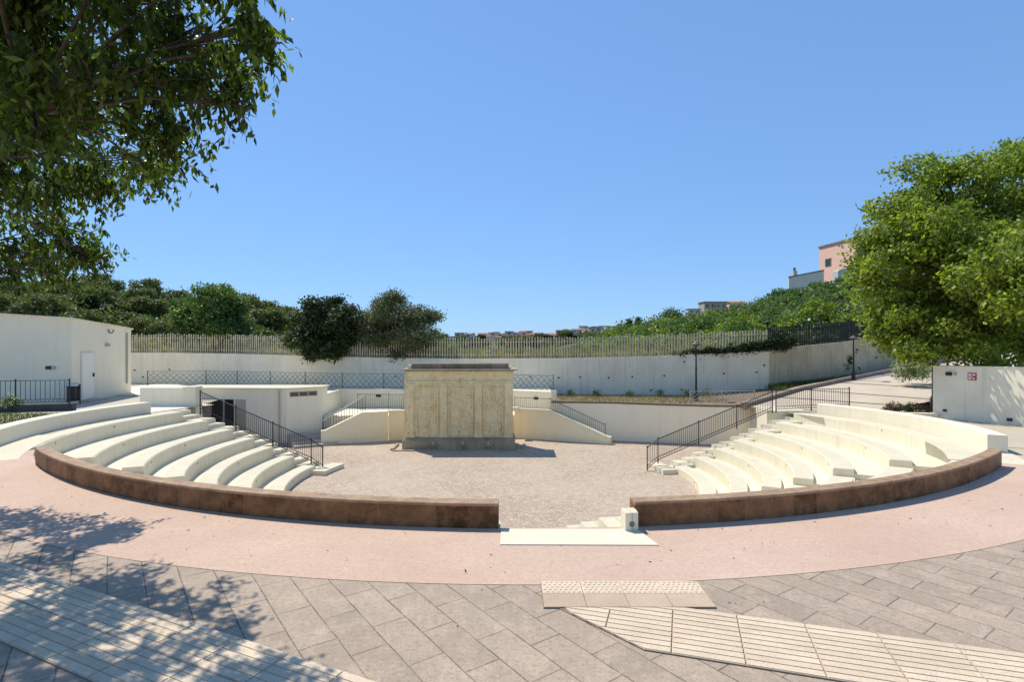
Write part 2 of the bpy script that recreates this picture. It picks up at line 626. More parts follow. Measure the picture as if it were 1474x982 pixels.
# ------------------------------------------------------------------ world, sun, camera
SUNV = Vector((-.45, .48, 1.0)).normalized()           # towards the sun
elev = math.asin(SUNV.z)
w = bpy.data.worlds.new('World')
sc.world = w
w.use_nodes = True
nt = w.node_tree
nt.nodes.clear()
wo = nt.nodes.new('ShaderNodeOutputWorld')
bg = nt.nodes.new('ShaderNodeBackground')
sky = nt.nodes.new('ShaderNodeTexSky')
sky.sky_type = 'NISHITA'
sky.sun_disc = False
sky.sun_elevation = elev
sky.sun_rotation = math.atan2(SUNV.x, SUNV.y)
sky.altitude = 0
sky.air_density = 1.0
sky.dust_density = 0
sky.ozone_density = 6
bg.inputs['Strength'].default_value = .15
gm = nt.nodes.new('ShaderNodeGamma')
gm.inputs[1].default_value = .45
nt.links.new(sky.outputs[0], gm.inputs[0])
tint = nt.nodes.new('ShaderNodeMix')
tint.data_type, tint.blend_type = 'RGBA', 'MULTIPLY'
tint.inputs[0].default_value = 1
nt.links.new(gm.outputs[0], tint.inputs[6])
tint.inputs[7].default_value = (1.20, 1.83, 2.72, 1)
nt.links.new(tint.outputs[2], bg.inputs[0])
nt.links.new(bg.outputs[0], wo.inputs[0])

sl = bpy.data.lights.new('sun', 'SUN')
sl.energy = 5.0
sl.angle = R_(.5)
sl.color = (1, .94, .82)
so = bpy.data.objects.new('sun', sl)
so.rotation_euler = (-SUNV).to_track_quat('-Z', 'Y').to_euler()
so.location = (0, 0, 60)
col.objects.link(so)

cam = bpy.data.cameras.new('camera')
cam.sensor_width = 36
cam.lens = 36 * F / 1474
cam.shift_y = -1 / 1474
cam.clip_start = .1
cam.clip_end = 6000
co = bpy.data.objects.new('camera', cam)
co.location = (0, 0, EYE)
co.rotation_euler = (R_(90), 0, 0)
col.objects.link(co)
sc.camera = co
sc.view_settings.view_transform = 'Standard'
sc.view_settings.look = 'None'
sc.view_settings.exposure = 0
sc.cycles.max_bounces = 8
sc.cycles.diffuse_bounces = 4
sc.cycles.transmission_bounces = 4
sc.cycles.sample_clamp_indirect = 6


# ------------------------------------------------------------------ theatre geometry
CR = Vector((-.6, 19.0))          # centre of the rows
CB = Vector((.15, 21.1))          # centre of the brown wall and pink path
RISE = .34
FLOOR = -2.38
RS = [12.15, 11.05, 10.02, 9.12, 8.36, 7.5, 6.65]
RF = [11.44, 10.57, 9.70, 8.80, 7.92, 7.06, 6.22]


def smooth(a, b, x):
    t = min(1, max(0, (x - a) / (b - a)))
    return t * t * (3 - 2 * t)


def lerp(a, b, t):
    return a + (b - a) * t


def ground_z(x, y):
    """the square falls slightly to the back on both sides"""
    t = lerp(.25, .40, min(1, max(0, (x + 6) / 12)))
    return -t * min(1.3, max(0, (y - 10) / 10))


def Rk(k, ph):
    wv = smooth(18, 58, abs(ph))
    if k < 0:
        return lerp(RF[0] + .85, 12.95, wv)
    if k > 6:
        return lerp(RF[6] - .85, RS[6] - .85, wv)
    r = lerp(RF[k], RS[k], wv)
    if ph > 0 and k < 2:
        r += .3 * smooth(45, 65, ph) * (1 - k * .4)
    return r


def pol(r, ph, c=CR):
    a = R_(ph)
    return c.x + r * math.sin(a), c.y - r * math.cos(a)


def zk(k, x, y):
    return -RISE * k + ground_z(x, y) * (1 - k / 8)


def frange(a, b, step):
    n = max(1, int(round(abs(b - a) / step)))
    return [a + (b - a) * i / n for i in range(n + 1)]


def tier_piece(mb, k, p0, p1, rin, rout, dz=0., zbot=-2.6, ch=.018):
    rings = []
    for ph in frange(p0, p1, 1.5):
        r0, r1 = rin(ph), rout(ph)
        x0, y0 = pol(r0, ph)
        x1, y1 = pol(r1, ph)
        xc, yc = pol(r0 + ch, ph)
        z = zk(k, x0, y0) + dz
        z1_ = zk(k, x1, y1) + dz
        rings.append([(x0, y0, zbot), (x0, y0, z - ch), (xc, yc, z), (x1, y1, z1_), (x1, y1, zbot)])
    mb.sweep(rings)


def seating(side):
    s = -1 if side == 'L' else 1
    t = thing('seating_bank',
              'left bank of white curved concrete seat rows with shaded grey risers' if s < 0 else
              'right bank of white curved concrete seat rows with sunlit cream risers', 'seating bank',
              (*pol(9.5, s * 60), FLOOR))
    ends = [-100.5] * 7 if s < 0 else [106, 104, 102.5, 102, 102, 102, 102]
    end = ends[6]
    front = 2.2 if s < 0 else 9.0
    for k in range(7):
        end = ends[k]
        mb = MB()
        a1 = s * (60.5 + (.6 if k < 3 else 0) + (2.5 if k == 0 and s > 0 else 0))
        wd = math.degrees(1.05 / Rk(k, a1))
        a2 = a1 - s * wd
        rin = lambda ph, k=k: Rk(k, ph)
        rout = lambda ph, k=k: Rk(k - 1, ph)
        rmid = lambda ph, k=k: Rk(k, ph) + .47
        rmid2 = lambda ph, k=k: Rk(k, ph) + .472
        tier_piece(mb, k, end, a1, rmid2, rout, dz=-.11, ch=.004)
        tier_piece(mb, k, a1, a2, rmid2, rout, dz=-.25, ch=.004)
        tier_piece(mb, k, a2, front, rmid2, rout, dz=-.11 if k else 0, ch=.004)
        fixn(mb.build('footpath', M['seat_floor'], t))
        mb = MB()
        tier_piece(mb, k, end, a1, rin, rmid, ch=.028)
        tier_piece(mb, k, a2, front, rin, rmid, ch=.028)
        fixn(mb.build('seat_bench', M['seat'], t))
        mb = MB()
        tier_piece(mb, k, a1 - s * .01, a2 + s * .01, rin, rmid, dz=-.19, ch=.02)
        fixn(mb.build('aisle_step', M['seat_floor'], t))
    # side stair beside the row ends: two steps to each row, each with its own slab
    for k in range(7):
        for half in (0, 1):
            mb = MB()
            end = ends[k]
            ph0 = end + s * .02
            r_a = lambda ph: Rk(k, ph) + (.45 if half == 0 else 0)
            r_b = lambda ph: (Rk(k - 1, ph) if half == 0 else Rk(k, ph) + .45)
            rr = Rk(k, ph0)
            ph1 = end + s * math.degrees(.85 / rr)
            rings = []
            for ph in frange(ph0, ph1, 2):
                x0, y0 = pol(r_a(ph), ph)
                x1, y1 = pol(r_b(ph), ph)
                zz = zk(k, x0, y0) - (.17 if half else 0.) - .02
                zz1 = zk(k, x1, y1) - (.17 if half else 0.) - .02
                rings.append([(x0, y0, -2.6), (x0, y0, zz), (x1, y1, zz1), (x1, y1, -2.6)])
            mb.sweep(rings)
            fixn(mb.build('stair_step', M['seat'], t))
    # last low step standing on the arena floor
    mb = MB()
    ph0 = end - s * 3
    rings = []
    for ph in frange(ph0, end + s * 9, 2):
        r = Rk(6, ph)
        x0, y0 = pol(r - .55, ph)
        x1, y1 = pol(r, ph)
        rings.append([(x0, y0, -2.6), (x0, y0, FLOOR + .16), (x1, y1, FLOOR + .16), (x1, y1, -2.6)])
    mb.sweep(rings)
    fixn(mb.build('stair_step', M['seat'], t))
    # parapet behind the top row, beyond the end of the brown wall
    mb = MB()
    rings = []
    a, b = (-97.5, -49) if s < 0 else (103.5, 61)
    for ph in frange(a, b, 1.5):
        r = Rk(-1, ph) + (.0 if s < 0 else .12)
        x0, y0 = pol(r, ph)
        x1, y1 = pol(r + .36, ph)
        g0, g1 = ground_z(x0, y0), ground_z(x0, y0)
        rings.append([(x0, y0, g0 - .3), (x0, y0, g0 + .39), (*pol(r + .015, ph), g0 + .41), (x1, y1, g1 + .41), (x1, y1, g1 - .3)])
    mb.sweep(rings)
    fixn(mb.build('parapet', M['seat_wall'], t))
    # small dark step lights let into the risers
    for k in range(7):
        for ph in ((75,) if k % 2 else (68, 84)):
            p = s * ph
            mb = MB()
            r = Rk(k, p) - .004
            x, y = pol(r, p)
            z = zk(k, x, y) - .12
            d = Vector((math.sin(R_(p)), -math.cos(R_(p)), 0))
            e = Vector((d.y, -d.x, 0))
            c = Vector((x, y, z))
            n = 8
            vs = [c + e * (.028 * math.cos(2 * math.pi * i / n)) + Vector((0, 0, .028 * math.sin(2 * math.pi * i / n))) for i in range(n)]
            vs += [v + d * .02 for v in vs]
            mb.add(vs, [tuple(range(n)), tuple(range(n, 2 * n))[::-1]] + [(i, i + n, (i + 1) % n + n, (i + 1) % n) for i in range(n)])
            mb.build('step_light', M['hole'], t)
    return t


bankL = seating('L')
bankR = seating('R')


# end block of the right bank next to the entrance steps, with round lights in its side
def right_end_details():
    mb = MB()
    mb.prism([(1.445, 7.08), (1.612, 7.10), (1.612, 7.32), (1.43, 7.3)], -.2, .245)
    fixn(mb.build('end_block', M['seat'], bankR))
    mb = MB()
    n = 14
    vs = [(1.53 + .034 * math.cos(2 * math.pi * i / n), 7.078, .10 + .034 * math.sin(2 * math.pi * i / n)) for i in range(n)]
    vs += [(a, b + .05, c) for a, b, c in vs]
    mb.add(vs, [tuple(range(n)), tuple(range(n, 2 * n))[::-1]] + [(i, i + n, (i + 1) % n + n, (i + 1) % n) for i in range(n)])
    mb.build('round_light', M['light_glass'], bankR)


right_end_details()

mb = MB()
mb.prism([(10.6, 23.1), (12.3, 22.9), (12.3, 25.3), (11.21, 25.28), (10.9, 25.3)], -2.6, -.49)
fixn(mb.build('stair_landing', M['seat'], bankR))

# entrance steps down through the front rows, with the white landing
t = thing('entrance_steps', 'white landing and flight of steps through the gap in the brown wall', 'steps', (.7, 7.0, 0))
mb = MB()
mb.prism([(-.14, 6.62), (1.74, 6.60), (1.615, 7.16), (-.14, 7.16)], -.2, .018)
fixn(mb.build('landing', M['seat_floor'], t))
for i in range(13):
    mb = MB()
    ra, rb = 11.86 - .435 * i, 11.86 - .435 * (i + 1)
    mb.prism([pol(ra, 2.3), pol(ra, 8.9), pol(rb, 8.9), pol(rb, 2.3)], -2.6, -.17 * (i + 1))
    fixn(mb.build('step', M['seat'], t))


# brown stone walls
def brown_wall(name, label, a, b):
    x, y = pol(13.7, (a + b) / 2, CB)
    t = thing(name, label, 'low wall', (x, y, 0))
    mb, cp = MB(), MB()
    step = math.degrees(.40 / 13.9)
    gap = math.degrees(.0016 / 13.9)
    ang = frange(a, b, step)
    for i in range(len(ang) - 1):
        p, q = ang[i] + gap / 2, ang[i + 1] - gap / 2
        rings, rc = [], []
        for ph in (p, (p + q) / 2, q):
            o = [pol(r, ph, CB) for r in (13.70, 13.90)]
            z = ground_z(*o[0])
            rings.append([(*o[0], z - .35), (*o[1], z - .35), (*o[1], z + .293), (*o[0], z + .293)])
        mb.sweep(rings)
    ang = frange(a, b, step * 2)
    for i in range(len(ang) - 1):
        p, q = ang[i] + gap / 2, ang[i + 1] - gap / 2
        rc = []
        for ph in (p, lerp(p, q, .33), lerp(p, q, .67), q):
            z = ground_z(*pol(13.70, ph, CB))
            rc.append([(*pol(13.692, ph, CB), z + .295), (*pol(13.908, ph, CB), z + .295), (*pol(13.911, ph, CB), z + .325),
                       (*pol(13.903, ph, CB), z + .333), (*pol(13.70, ph, CB), z + .333)])
        cp.sweep(rc)
    fixn(mb.build('facing_blocks', M['brown'], t))
    fixn(cp.build('coping', M['brown_top'], t))


brown_wall('stone_wall', 'left curved low wall of brown polished stone in front of the shaded seat rows', -44.6, -1.35)
brown_wall('stone_wall', 'right curved low wall of brown polished stone in front of the sunlit seat rows', 6.0, 43.2)


# ------------------------------------------------------------------ ground sheets
def sheet(name, outer, holes, z, m, step=None):
    loops = [[Vector((p[0], p[1], 0)) for p in outer]] + [[Vector((p[0], p[1], 0)) for p in h] for h in holes]
    pts = [p for l in loops for p in l]
    tris = tessellate_polygon(loops)
    vs = [(p.x, p.y, z(p.x, p.y) if callable(z) else z) for p in pts]
    fs = []
    for a, b, c in tris:
        p, q, r = pts[a], pts[b], pts[c]
        s = (q.x - p.x) * (r.y - p.y) - (r.x - p.x) * (q.y - p.y)
        fs.append((a, b, c) if s > 0 else (a, c, b))
    mb = MB()
    mb.add(vs, fs)
    return struct(mb.build(name, m))


def band(name, c, r0, r1, a, b, off, m, step=1.5, nr=1, zf=None):
    """ring-shaped ground strip that follows the fall of the square"""
    mb = MB()
    ang = frange(a, b, step)
    vs, fs = [], []
    for ph in ang:
        for j in range(nr + 1):
            r = lerp(r0(ph) if callable(r0) else r0, r1(ph) if callable(r1) else r1, j / nr)
            x, y = pol(r, ph, c)
            vs.append((x, y, (zf or ground_z)(x, y) + off))
    n = nr + 1
    for i in range(len(ang) - 1):
        for j in range(nr):
            fs.append((i * n + j, (i + 1) * n + j, (i + 1) * n + j + 1, i * n + j + 1)[::(-1 if b > a else 1)])
    mb.add(vs, fs)
    o = mb.build(name, m)
    # all faces upward
    me = o.data
    if me.polygons[0].normal.z < 0:
        me.flip_normals()
    return struct(o)


# arena floor
sheet('arena_floor', [(-19, 6.5), (13, 6.5), (13, 31), (-19, 31)], [], FLOOR, M['cobbles'])
# the square around the pit: rings from the pit edge outward so that it can fall to the back on both sides
rim = lambda ph: Rk(0, ph) + .45
band('square_paving', CR, rim, 19., -103, 104, -.012, M['concrete'], 1.5, 5)
band('square_paving', CR, 19., 70., -103, 104, -.012, M['concrete'], 3, 6)
# strips behind the two row ends up to the back wall
def patch(name, quad, nu, nv, off, m, zf=None):
    (a, b, c, d) = [Vector(q) for q in quad]
    vs, fs = [], []
    for i in range(nu + 1):
        for j in range(nv + 1):
            u, v = i / nu, j / nv
            p = (a * (1 - u) + b * u) * (1 - v) + (d * (1 - u) + c * u) * v
            vs.append((p.x, p.y, (zf or ground_z)(p.x, p.y) + off))
    for i in range(nu):
        for j in range(nv):
            k = i * (nv + 1) + j
            fs.append((k, k + nv + 1, k + nv + 2, k + 1))
    mb = MB()
    mb.add(vs, fs)
    o = mb.build(name, m)
    if o.data.polygons[0].normal.z < 0:
        o.data.flip_normals()
    return struct(o)


patch('square_paving', [(-75, 20.9), (-12.9, 20.9), (-15.6, 37), (-75, 37)], 10, 8, -.022, M['concrete'])
patch('square_paving', [(11.6, 20.9), (75, 20.9), (75, 29), (10.9, 26)], 10, 6, -.022, M['concrete'])

# pink ring path and the slab paving of the foreground
band('pink_path', CB, 13.88, 15.55, -53, 50, .006, M['pink'], 1.2, 2)
band('slab_paving', CB, 15.55, 34, -66, 62, .002, M['slabs'], 1.5, 4)
# white painted thresholds at the two ends of the brown wall
band('white_threshold', CR, lambda p: 12.2, lambda p: 13.3, -72, -52.5, .008, M['seat'], 1.5, 1)
band('white_threshold', CR, lambda p: 12.2, lambda p: 13.5, 53.5, 72, .008, M['seat'], 1.5, 1)
band('side_path', CR, lambda p: 13.2, lambda p: 15.4, -112, -64, .002, M['path'], 1.5, 1)
band('side_path', CR, lambda p: 13.3, lambda p: 19., 66, 103, -.004, M['concrete'], 1.5, 2)


# ------------------------------------------------------------------ tactile paving in the foreground
def strip(label_name, P0, d, length, width, tile, nrib, rows, skip=None, cut=None):
    """guide strip: tiles with raised ribs along its length, laid on a sandy bed"""
    d = Vector(d).normalized()
    nrm = Vector((-d.y, d.x))
    P0 = Vector(P0)
    mb, bed = MB(), MB()
    n = int(math.ceil(length / tile))

    def quad(m_, u0, u1, v0, v1, z0, z1):
        c = []
        for u, v in ((u0, v0), (u1, v0), (u1, v1), (u0, v1)):
            if cut:
                u, v = cut(u, v)
            p = P0 + d * u - nrm * v
            c.append((p.x, p.y))
        m_.prism(c, z0, z1)
    quad(bed, 0, length, 0, width, -.02, .010)
    rw = width / rows
    g = .004
    for r in range(rows):
        for i in range(n):
            u0, u1 = i * tile + (0 if r % 2 == 0 else tile * .0), min(length, (i + 1) * tile)
            if u1 - u0 < .02:
                continue
            v0, v1 = r * rw, (r + 1) * rw
            # one tile: a plate with ribs standing on it (all one island per tile base, ribs share the mesh)
            quad(mb, u0 + g, u1 - g, v0 + g, v1 - g, .010, .016)
            pitch = (rw - 2 * g) / nrib
            for k in range(nrib):
                a = v0 + g + k * pitch + .007
                b = v0 + g + (k + 1) * pitch - .007
                quad(mb, u0 + g + .002, u1 - g - .002, a, b, .0165, .0215)
    o = mb.build('tactile_strip', M['tile'])
    b = bed.build('tile_bed', M['joint'], o)
    return struct(o)


def bed_kind(o):
    return o


# left strip
strip('left', (-7.6, 7.04), (.907, -.421), 8.6, .85, .54, 5, 2)


# right strip: its first end is cut on the slant below the warning tile
def cutR(u, v):
    lo = -.18 + v * .18 - (0.0)
    return max(u, lo), v


def right_strip():
    d = Vector((.956, -.293))
    P0 = Vector((.43, 5.40))
    n = Vector((-d.y, d.x))
    mb, bed = MB(), MB()
    W = .80
    # slanted first tile, then full tiles
    def P(u, v):
        p = P0 + d * u - n * v
        return (p.x, p.y)
    joints = [.55 + .54 * i for i in range(9)]

    def left_end(v):
        return lerp(.12, .50, v / W) if v > .33 else None
    nrib = 10
    pitch = W / nrib
    # the strip starts on the lower edge of the warning tile (y = 5.06) -> clip ribs there
    def u_start(v):
        # edge of the warning tile: point with Y = 5.058
        best = (P0.y - n.y * v - 5.052) / (-d.y)
        x = P0.x + d.x * best - n.x * v
        # slanted left edge from (.43,5.06) to (.87,4.56)
        # solve intersection of rib line with the line through these points
        ax, ay, bx, by = .43, 5.06, .90, 4.53
        ex, ey = bx - ax, by - ay
        ox, oy = P0.x - n.x * v, P0.y - n.y * v
        den = d.x * ey - d.y * ex
        u = ((ax - ox) * ey - (ay - oy) * ex) / den
        return max(u, best)
    for k in range(nrib):
        v0, v1 = k * pitch + .007, (k + 1) * pitch - .007
        s = [u_start(k * pitch), u_start((k + 1) * pitch)]
        prev = None
        edges = [j for j in joints if j > max(s) + .06]
        starts = [None] + edges
        for i in range(len(starts)):
            a0 = s[0] + .004 if starts[i] is None else starts[i] + .004
            a1 = s[1] + .004 if starts[i] is None else starts[i] + .004
            if i + 1 < len(starts):
                b = starts[i + 1] - .004
            else:
                continue
            mb.prism([P(a0, k * pitch), P(b, k * pitch), P(b, (k + 1) * pitch), P(a1, (k + 1) * pitch)], .010, .016)
            mb.prism([P(a0 + .004, v0), P(b - .003, v0), P(b - .003, v1), P(a1 + .004, v1)], .0165, .0215)
    bed.prism([P(u_start(0), 0), P(joints[-1], 0), P(joints[-1], W), P(u_start(W), W), (.43, 5.052), P(u_start(.001), .001)][:5], -.02, .0095)
    o = mb.build('tactile_strip', M['tile'])
    bed.build('tile_bed', M['joint'], o)
    return struct(o)


right_strip()

# warning tiles with studs and a row of plain tiles below
mb, st, pl, bed = MB(), MB(), MB(), MB()
x0, x1 = .29, 1.86
nw = 4
tw = (x1 - x0) / nw
for i in range(nw):
    a, b = x0 + i * tw + .003, x0 + (i + 1) * tw - .003
    mb.prism([(a, 5.335), (b, 5.335), (b, 5.60), (a, 5.60)], .010, .020)
    pl.prism([(a, 5.062), (b, 5.062), (b, 5.329), (a, 5.329)], .010, .020)
    for r in range(5):
        for c in range(7):
            px = a + (c + .5 + (.0 if r % 2 else .5) * .9) * (b - a) / 7.6
            py = 5.335 + (r + .5) * .265 / 5
            mb.lathe((px, py, .0195), [(.016, 0), (.013, .005), (.006, .0065)], 8)
bed.box(x0 - .004, x1 + .004, 5.058, 5.604, -.02, .0098)
o = struct(mb.build('warning_tiles', M['tile']))
pl.build('plain_tiles', M['tile_plain'], o)
bed.build('tile_bed', M['joint'], o)


# ------------------------------------------------------------------ railings
def railing(label, base, h, m, spacing=.095, post_every=1.9, style='ring', group=None, name='railing', bw=.013, pw=.035):
    """base: polyline of 3-D points on which the rail stands"""
    base = [Vector(p) for p in base]
    t = thing(name, label, 'railing', tuple(base[0]), group)
    up = Vector((0, 0, 1))
    top, low, mid = MB(), MB(), MB()
    posts = []
    for a, b in zip(base[:-1], base[1:]):
        L = (b - a).length
        nb = max(1, round(L / post_every))
        for i in range(nb):
            p, q = a.lerp(b, i / nb), a.lerp(b, (i + 1) / nb)
            posts.append(p)
            bay = MB()
            l = (q - p).length
            if style == 'ring':
                n = max(2, round(l / spacing))
                z1, z2 = .08, .20
                for k in range(1, n):
                    c = p.lerp(q, k / n)
                    bay.bar(c + up * z2, c + up * (h - .015), bw)
                nn = max(1, round(l / .13))
                dd = (q - p).normalized()
                for k in range(nn):
                    c = p.lerp(q, (k + .5) / nn) + up * (z1 + z2) / 2
                    rr = .055
                    pts = [c + dd * (rr * math.cos(x)) + up * (rr * math.sin(x)) for x in [i2 * math.pi / 4 for i2 in range(8)]]
                    for i2 in range(8):
                        bay.bar(pts[i2], pts[(i2 + 1) % 8], .010)
                low.bar(p + up * z1, q + up * z1, .022, .014)
                low.bar(p + up * z2, q + up * z2, .022, .014)
                bay.build('baluster_panel', m, t)
            elif style == 'bars':
                n = max(2, round(l / spacing))
                for k in range(1, n):
                    c = p.lerp(q, k / n)
                    bay.bar(c + up * .05, c + up * (h - .015), bw)
                low.bar(p + up * .05, q + up * .05, .022, .014)
                bay.build('baluster_panel', m, t)
            else:                                     # lattice of crossed bars
                n = max(1, round(l / (h * .42)))
                for k in range(n):
                    c0, c1 = p.lerp(q, k / n), p.lerp(q, (k + 1) / n)
                    hh = (h - .16) / 2
                    for r in range(2):
                        zz = .1 + r * hh
                        bay.bar(c0 + up * zz, c1 + up * (zz + hh), .016)
                        bay.bar(c0 + up * (zz + hh), c1 + up * zz, .016)
                low.bar(p + up * .08, q + up * .08, .025, .02)
                bay.build('lattice_panel', m, t)
            top.bar(p + up * h, q + up * h, .045, .022)
    posts.append(base[-1])
    top.build('handrail', m, t)
    low.build('lower_rail', m, t)
    for p in posts:
        mb = MB()
        mb.bar(p - up * .05, p + up * (h + .03), pw)
        mb.bar(p + up * (h + .03), p + up * (h + .06), pw * 1.3)
        mb.build('post', m, t)
    return t


# stair railings of the two seating banks
railing('black iron stair railing sloping down beside the left seat rows',
        [(-7.0, 20.55, FLOOR), (-7.45, 20.62, FLOOR + .28), (-12.2, 21.75, -.42)], .86, M['iron'])
railing('black iron stair railing sloping down beside the right seat rows',
        [(5.0, 20.55, FLOOR), (5.45, 20.75, FLOOR + .28), (10.75, 22.95, -.52)], .86, M['iron'])
railing('level iron railing along the top of the right bank beside the ramp',
        [(10.95, 23.05, -.5), (12.6, 23.4, -.48), (14.2, 23.4, -.44)], .86, M['iron'])
railing('black iron railing on the dark low wall before the white utility building at far left',
        [(-24, 19.4, .0), (-20.5, 20.6, .0), (-17.2, 21.6, -.02)], .92, M['iron'], .15)

# ------------------------------------------------------------------ back of the theatre
PROM = -.3
TERR = -1.25
prom_line = [(-22.3, 33.9), (-19, 34.4), (-9.4, 30.7), (0, 29.8), (2.15, 28.8)]
bw_line = [(-26, 36.2), (-22, 36), (-18, 35.6), (-12.5, 34.2), (-7, 33.1), (-2.5, 32.7), (3, 32.3), (8, 31.8), (14.4, 31.1)]
bw_top = [1.62, 1.64, 1.60, 1.48, 1.40, 1.36, 1.40, 1.52, 1.84]

sheet('promenade', [(-22.5, 28.02), (-9.32, 28.02), (-9.4, 30.72), (0, 29.82), (2.15, 28.82), (2.15, 32.6), (-7, 33.4), (-18, 36.2), (-22.5, 36.4)], [], PROM - .015, M['path'])
mb = MB()
mb.prism([(-9.2, 27.15), (-8.85, 27.0), (-6.55, 27.9), (-5.9, 26.95), (.2, 27.62), (2.0, 26.92), (2.12, 28.78), (0, 29.78), (-9.38, 30.68), (-9.9, 30.7), (-9.9, 28.03), (-9.28, 28.03)], -2.6, TERR)
struct(fixn(mb.build('stage_terrace', M['path'])))
# low white wall between terrace and promenade
t = thing('terrace_wall', 'low white wall below the grey lattice railing behind the stage', 'wall', (-3.5, 30, TERR))
mb = MB()
mb.wall([(-9.33, 28.02), (-9.4, 30.7), (0, 29.8), (2.15, 28.8)], .22, -2.5, PROM + .06, 1)
fixn(mb.build('wall', M['white'], t))
mb = MB()
mb.box(2.0, 2.30, 28.55, 28.9, -2.5, PROM + .16)
mb.build('end_pillar', M['seat'], t)
for px in (484, 545, 772):
    p = Vector(((px - CX) / F * 30.2, 30.2, 0))
    mb = MB()
    yy = np.interp(p.x, [-9.4, 0, 2.15], [30.7, 29.8, 28.8])
    xx = (px - CX) / F * yy
    mb.box(xx - .13, xx + .13, yy - .03, yy + .05, -.66, -.54)
    mb.build('wall_light', M['dark'], t)
railing('grey lattice railing of crossed bars along the promenade behind the stage',
        [(x, y + .1, PROM + (.06 if x > -10 else 0)) for x, y in prom_line], .84, M['iron_grey'], style='lattice', post_every=2.3)

# big white retaining wall at the back
t = thing('retaining_wall', 'long curved white retaining wall under the picket fence', 'wall', (0, 32.6, PROM))
mb = MB()
mb.wall(bw_line, .35, -1.4, bw_top, 1)
fixn(mb.build('wall', M['wall'], t))
for px, py in [(764, 543), (804, 544), (835, 543), (876, 544), (910, 542.5), (956, 541), (1042, 538), (1089, 536), (818, 564), (855, 564), (937, 562), (981, 561),
               (1100, 526), (194, 533), (244, 532), (206, 543), (569, 542), (985, 521)]:
    xs = np.array([p[0] for p in bw_line])
    ys = np.array([p[1] for p in bw_line])
    r = np.array([(px - CX) / F])
    yy = 32.5
    for _ in range(12):
        yy = float(np.interp(r[0] * yy, xs, ys))
    x = r[0] * yy
    z = EYE - (py - CY) / F * yy
    mb = MB()
    n = 8
    vs = [(x + .05 * math.cos(i * math.pi / 4), yy - .035, z + .05 * math.sin(i * math.pi / 4)) for i in range(n)]
    vs += [(a, b + .06, c) for a, b, c in vs]
    mb.add(vs, [tuple(range(n)), tuple(range(n, 2 * n))[::-1]] + [(i, i + n, (i + 1) % n + n, (i + 1) % n) for i in range(n)])
    mb.build('drain_hole', M['hole'], t)

# rougher wall that climbs with the ramp at the right
t = thing('rough_wall', 'old rough plastered wall climbing beside the ramp on the right', 'wall', (18, 33, 0))
mb = MB()
rw = [(14.4, 31.13), (17.2, 32.4), (20.6, 34.2), (24.5, 36.4), (29, 39)]
mb.wall(rw, .4, [-.6, -.4, .0, .3, .8], [1.93, 2.12, 2.36, 2.7, 3.1], 1)
fixn(mb.build('wall', M['rough'], t))


# picket fence on the back wall
def fence(label, line, tops, h, m, spacing, w, cat='fence', seed=1, jitter=.05, name='picket_fence', depth=None):
    t = thing(name, label, cat, (line[0][0], line[0][1], tops[0]))
    rr = random.Random(seed)
    for i in range(len(line) - 1):
        a = Vector((line[i][0], line[i][1] + .18, tops[i]))
        b = Vector((line[i + 1][0], line[i + 1][1] + .18, tops[i + 1]))
        L = (b - a).length
        n = int(L / spacing)
        mb, rl = MB(), MB()
        for k in range(n):
            p = a.lerp(b, (k + .5) / n)
            hh = h * (1 + rr.uniform(-jitter, jitter))
            dx = rr.uniform(-.015, .015)
            mb.bar(p - Vector((0, 0, .05)), p + Vector((dx, 0, hh)), w, depth or w * .5)
        mb.build('picket_panel', m, t)
        for z in (h * .18, h * .8):
            rl.bar(a + Vector((0, .03, z)), b + Vector((0, .03, z)), .03, .04)
        rl.build('rail', m, t)
    return t


fence('bleached cane picket fence along the top of the long white back wall', bw_line, bw_top, 1.22, M['fence'], .155, .072)
fence('dark metal bar fence on the rough wall behind the right trees', rw, [1.93, 2.12, 2.36, 2.7, 3.1], 1.25, M['fence_dark'], .15, .06, seed=2, jitter=0, name='bar_fence')

# right retaining wall, stair side, planter
t = thing('arena_wall', 'plain white wall closing the arena on the right below the planter', 'wall', (7, 26.3, FLOOR))
mb = MB()
aw = [(1.9, 27.05), (4.77, 26.75), (6.9, 26.2), (9.4, 25.7), (11.2, 25.3)]
mb.wall(aw, .28, -2.6, [-.60, -.60, -.62, -.64, -.60], 1)
fixn(mb.build('wall', M['white'], t))
mb = MB()
aw2 = [(x + .0, y - .02) for x, y in aw]
mb.wall(aw2, .33, [-.597, -.597, -.617, -.637, -.597], [-.53, -.53, -.55, -.57, -.53], 1)
fixn(mb.build('coping', M['darkkerb'], t))
p = deep(1015, 592, 26.1)
mb = MB()
mb.box(p.x - .09, p.x + .09, 25.88, 26.02, p.z - .05, p.z + .05)
mb.build('wall_light', M['pipe'], t)
soil = lambda x, y: lerp(-.68, -.25, smooth(9, 14.5, x)) + .02 * math.sin(3 * x) * math.sin(2 * y)
patch('planter_soil', [(2.2, 27.3), (10.9, 25.5), (11.0, 31.7), (2.2, 32.5)], 26, 8, 0, M['soil'], soil)


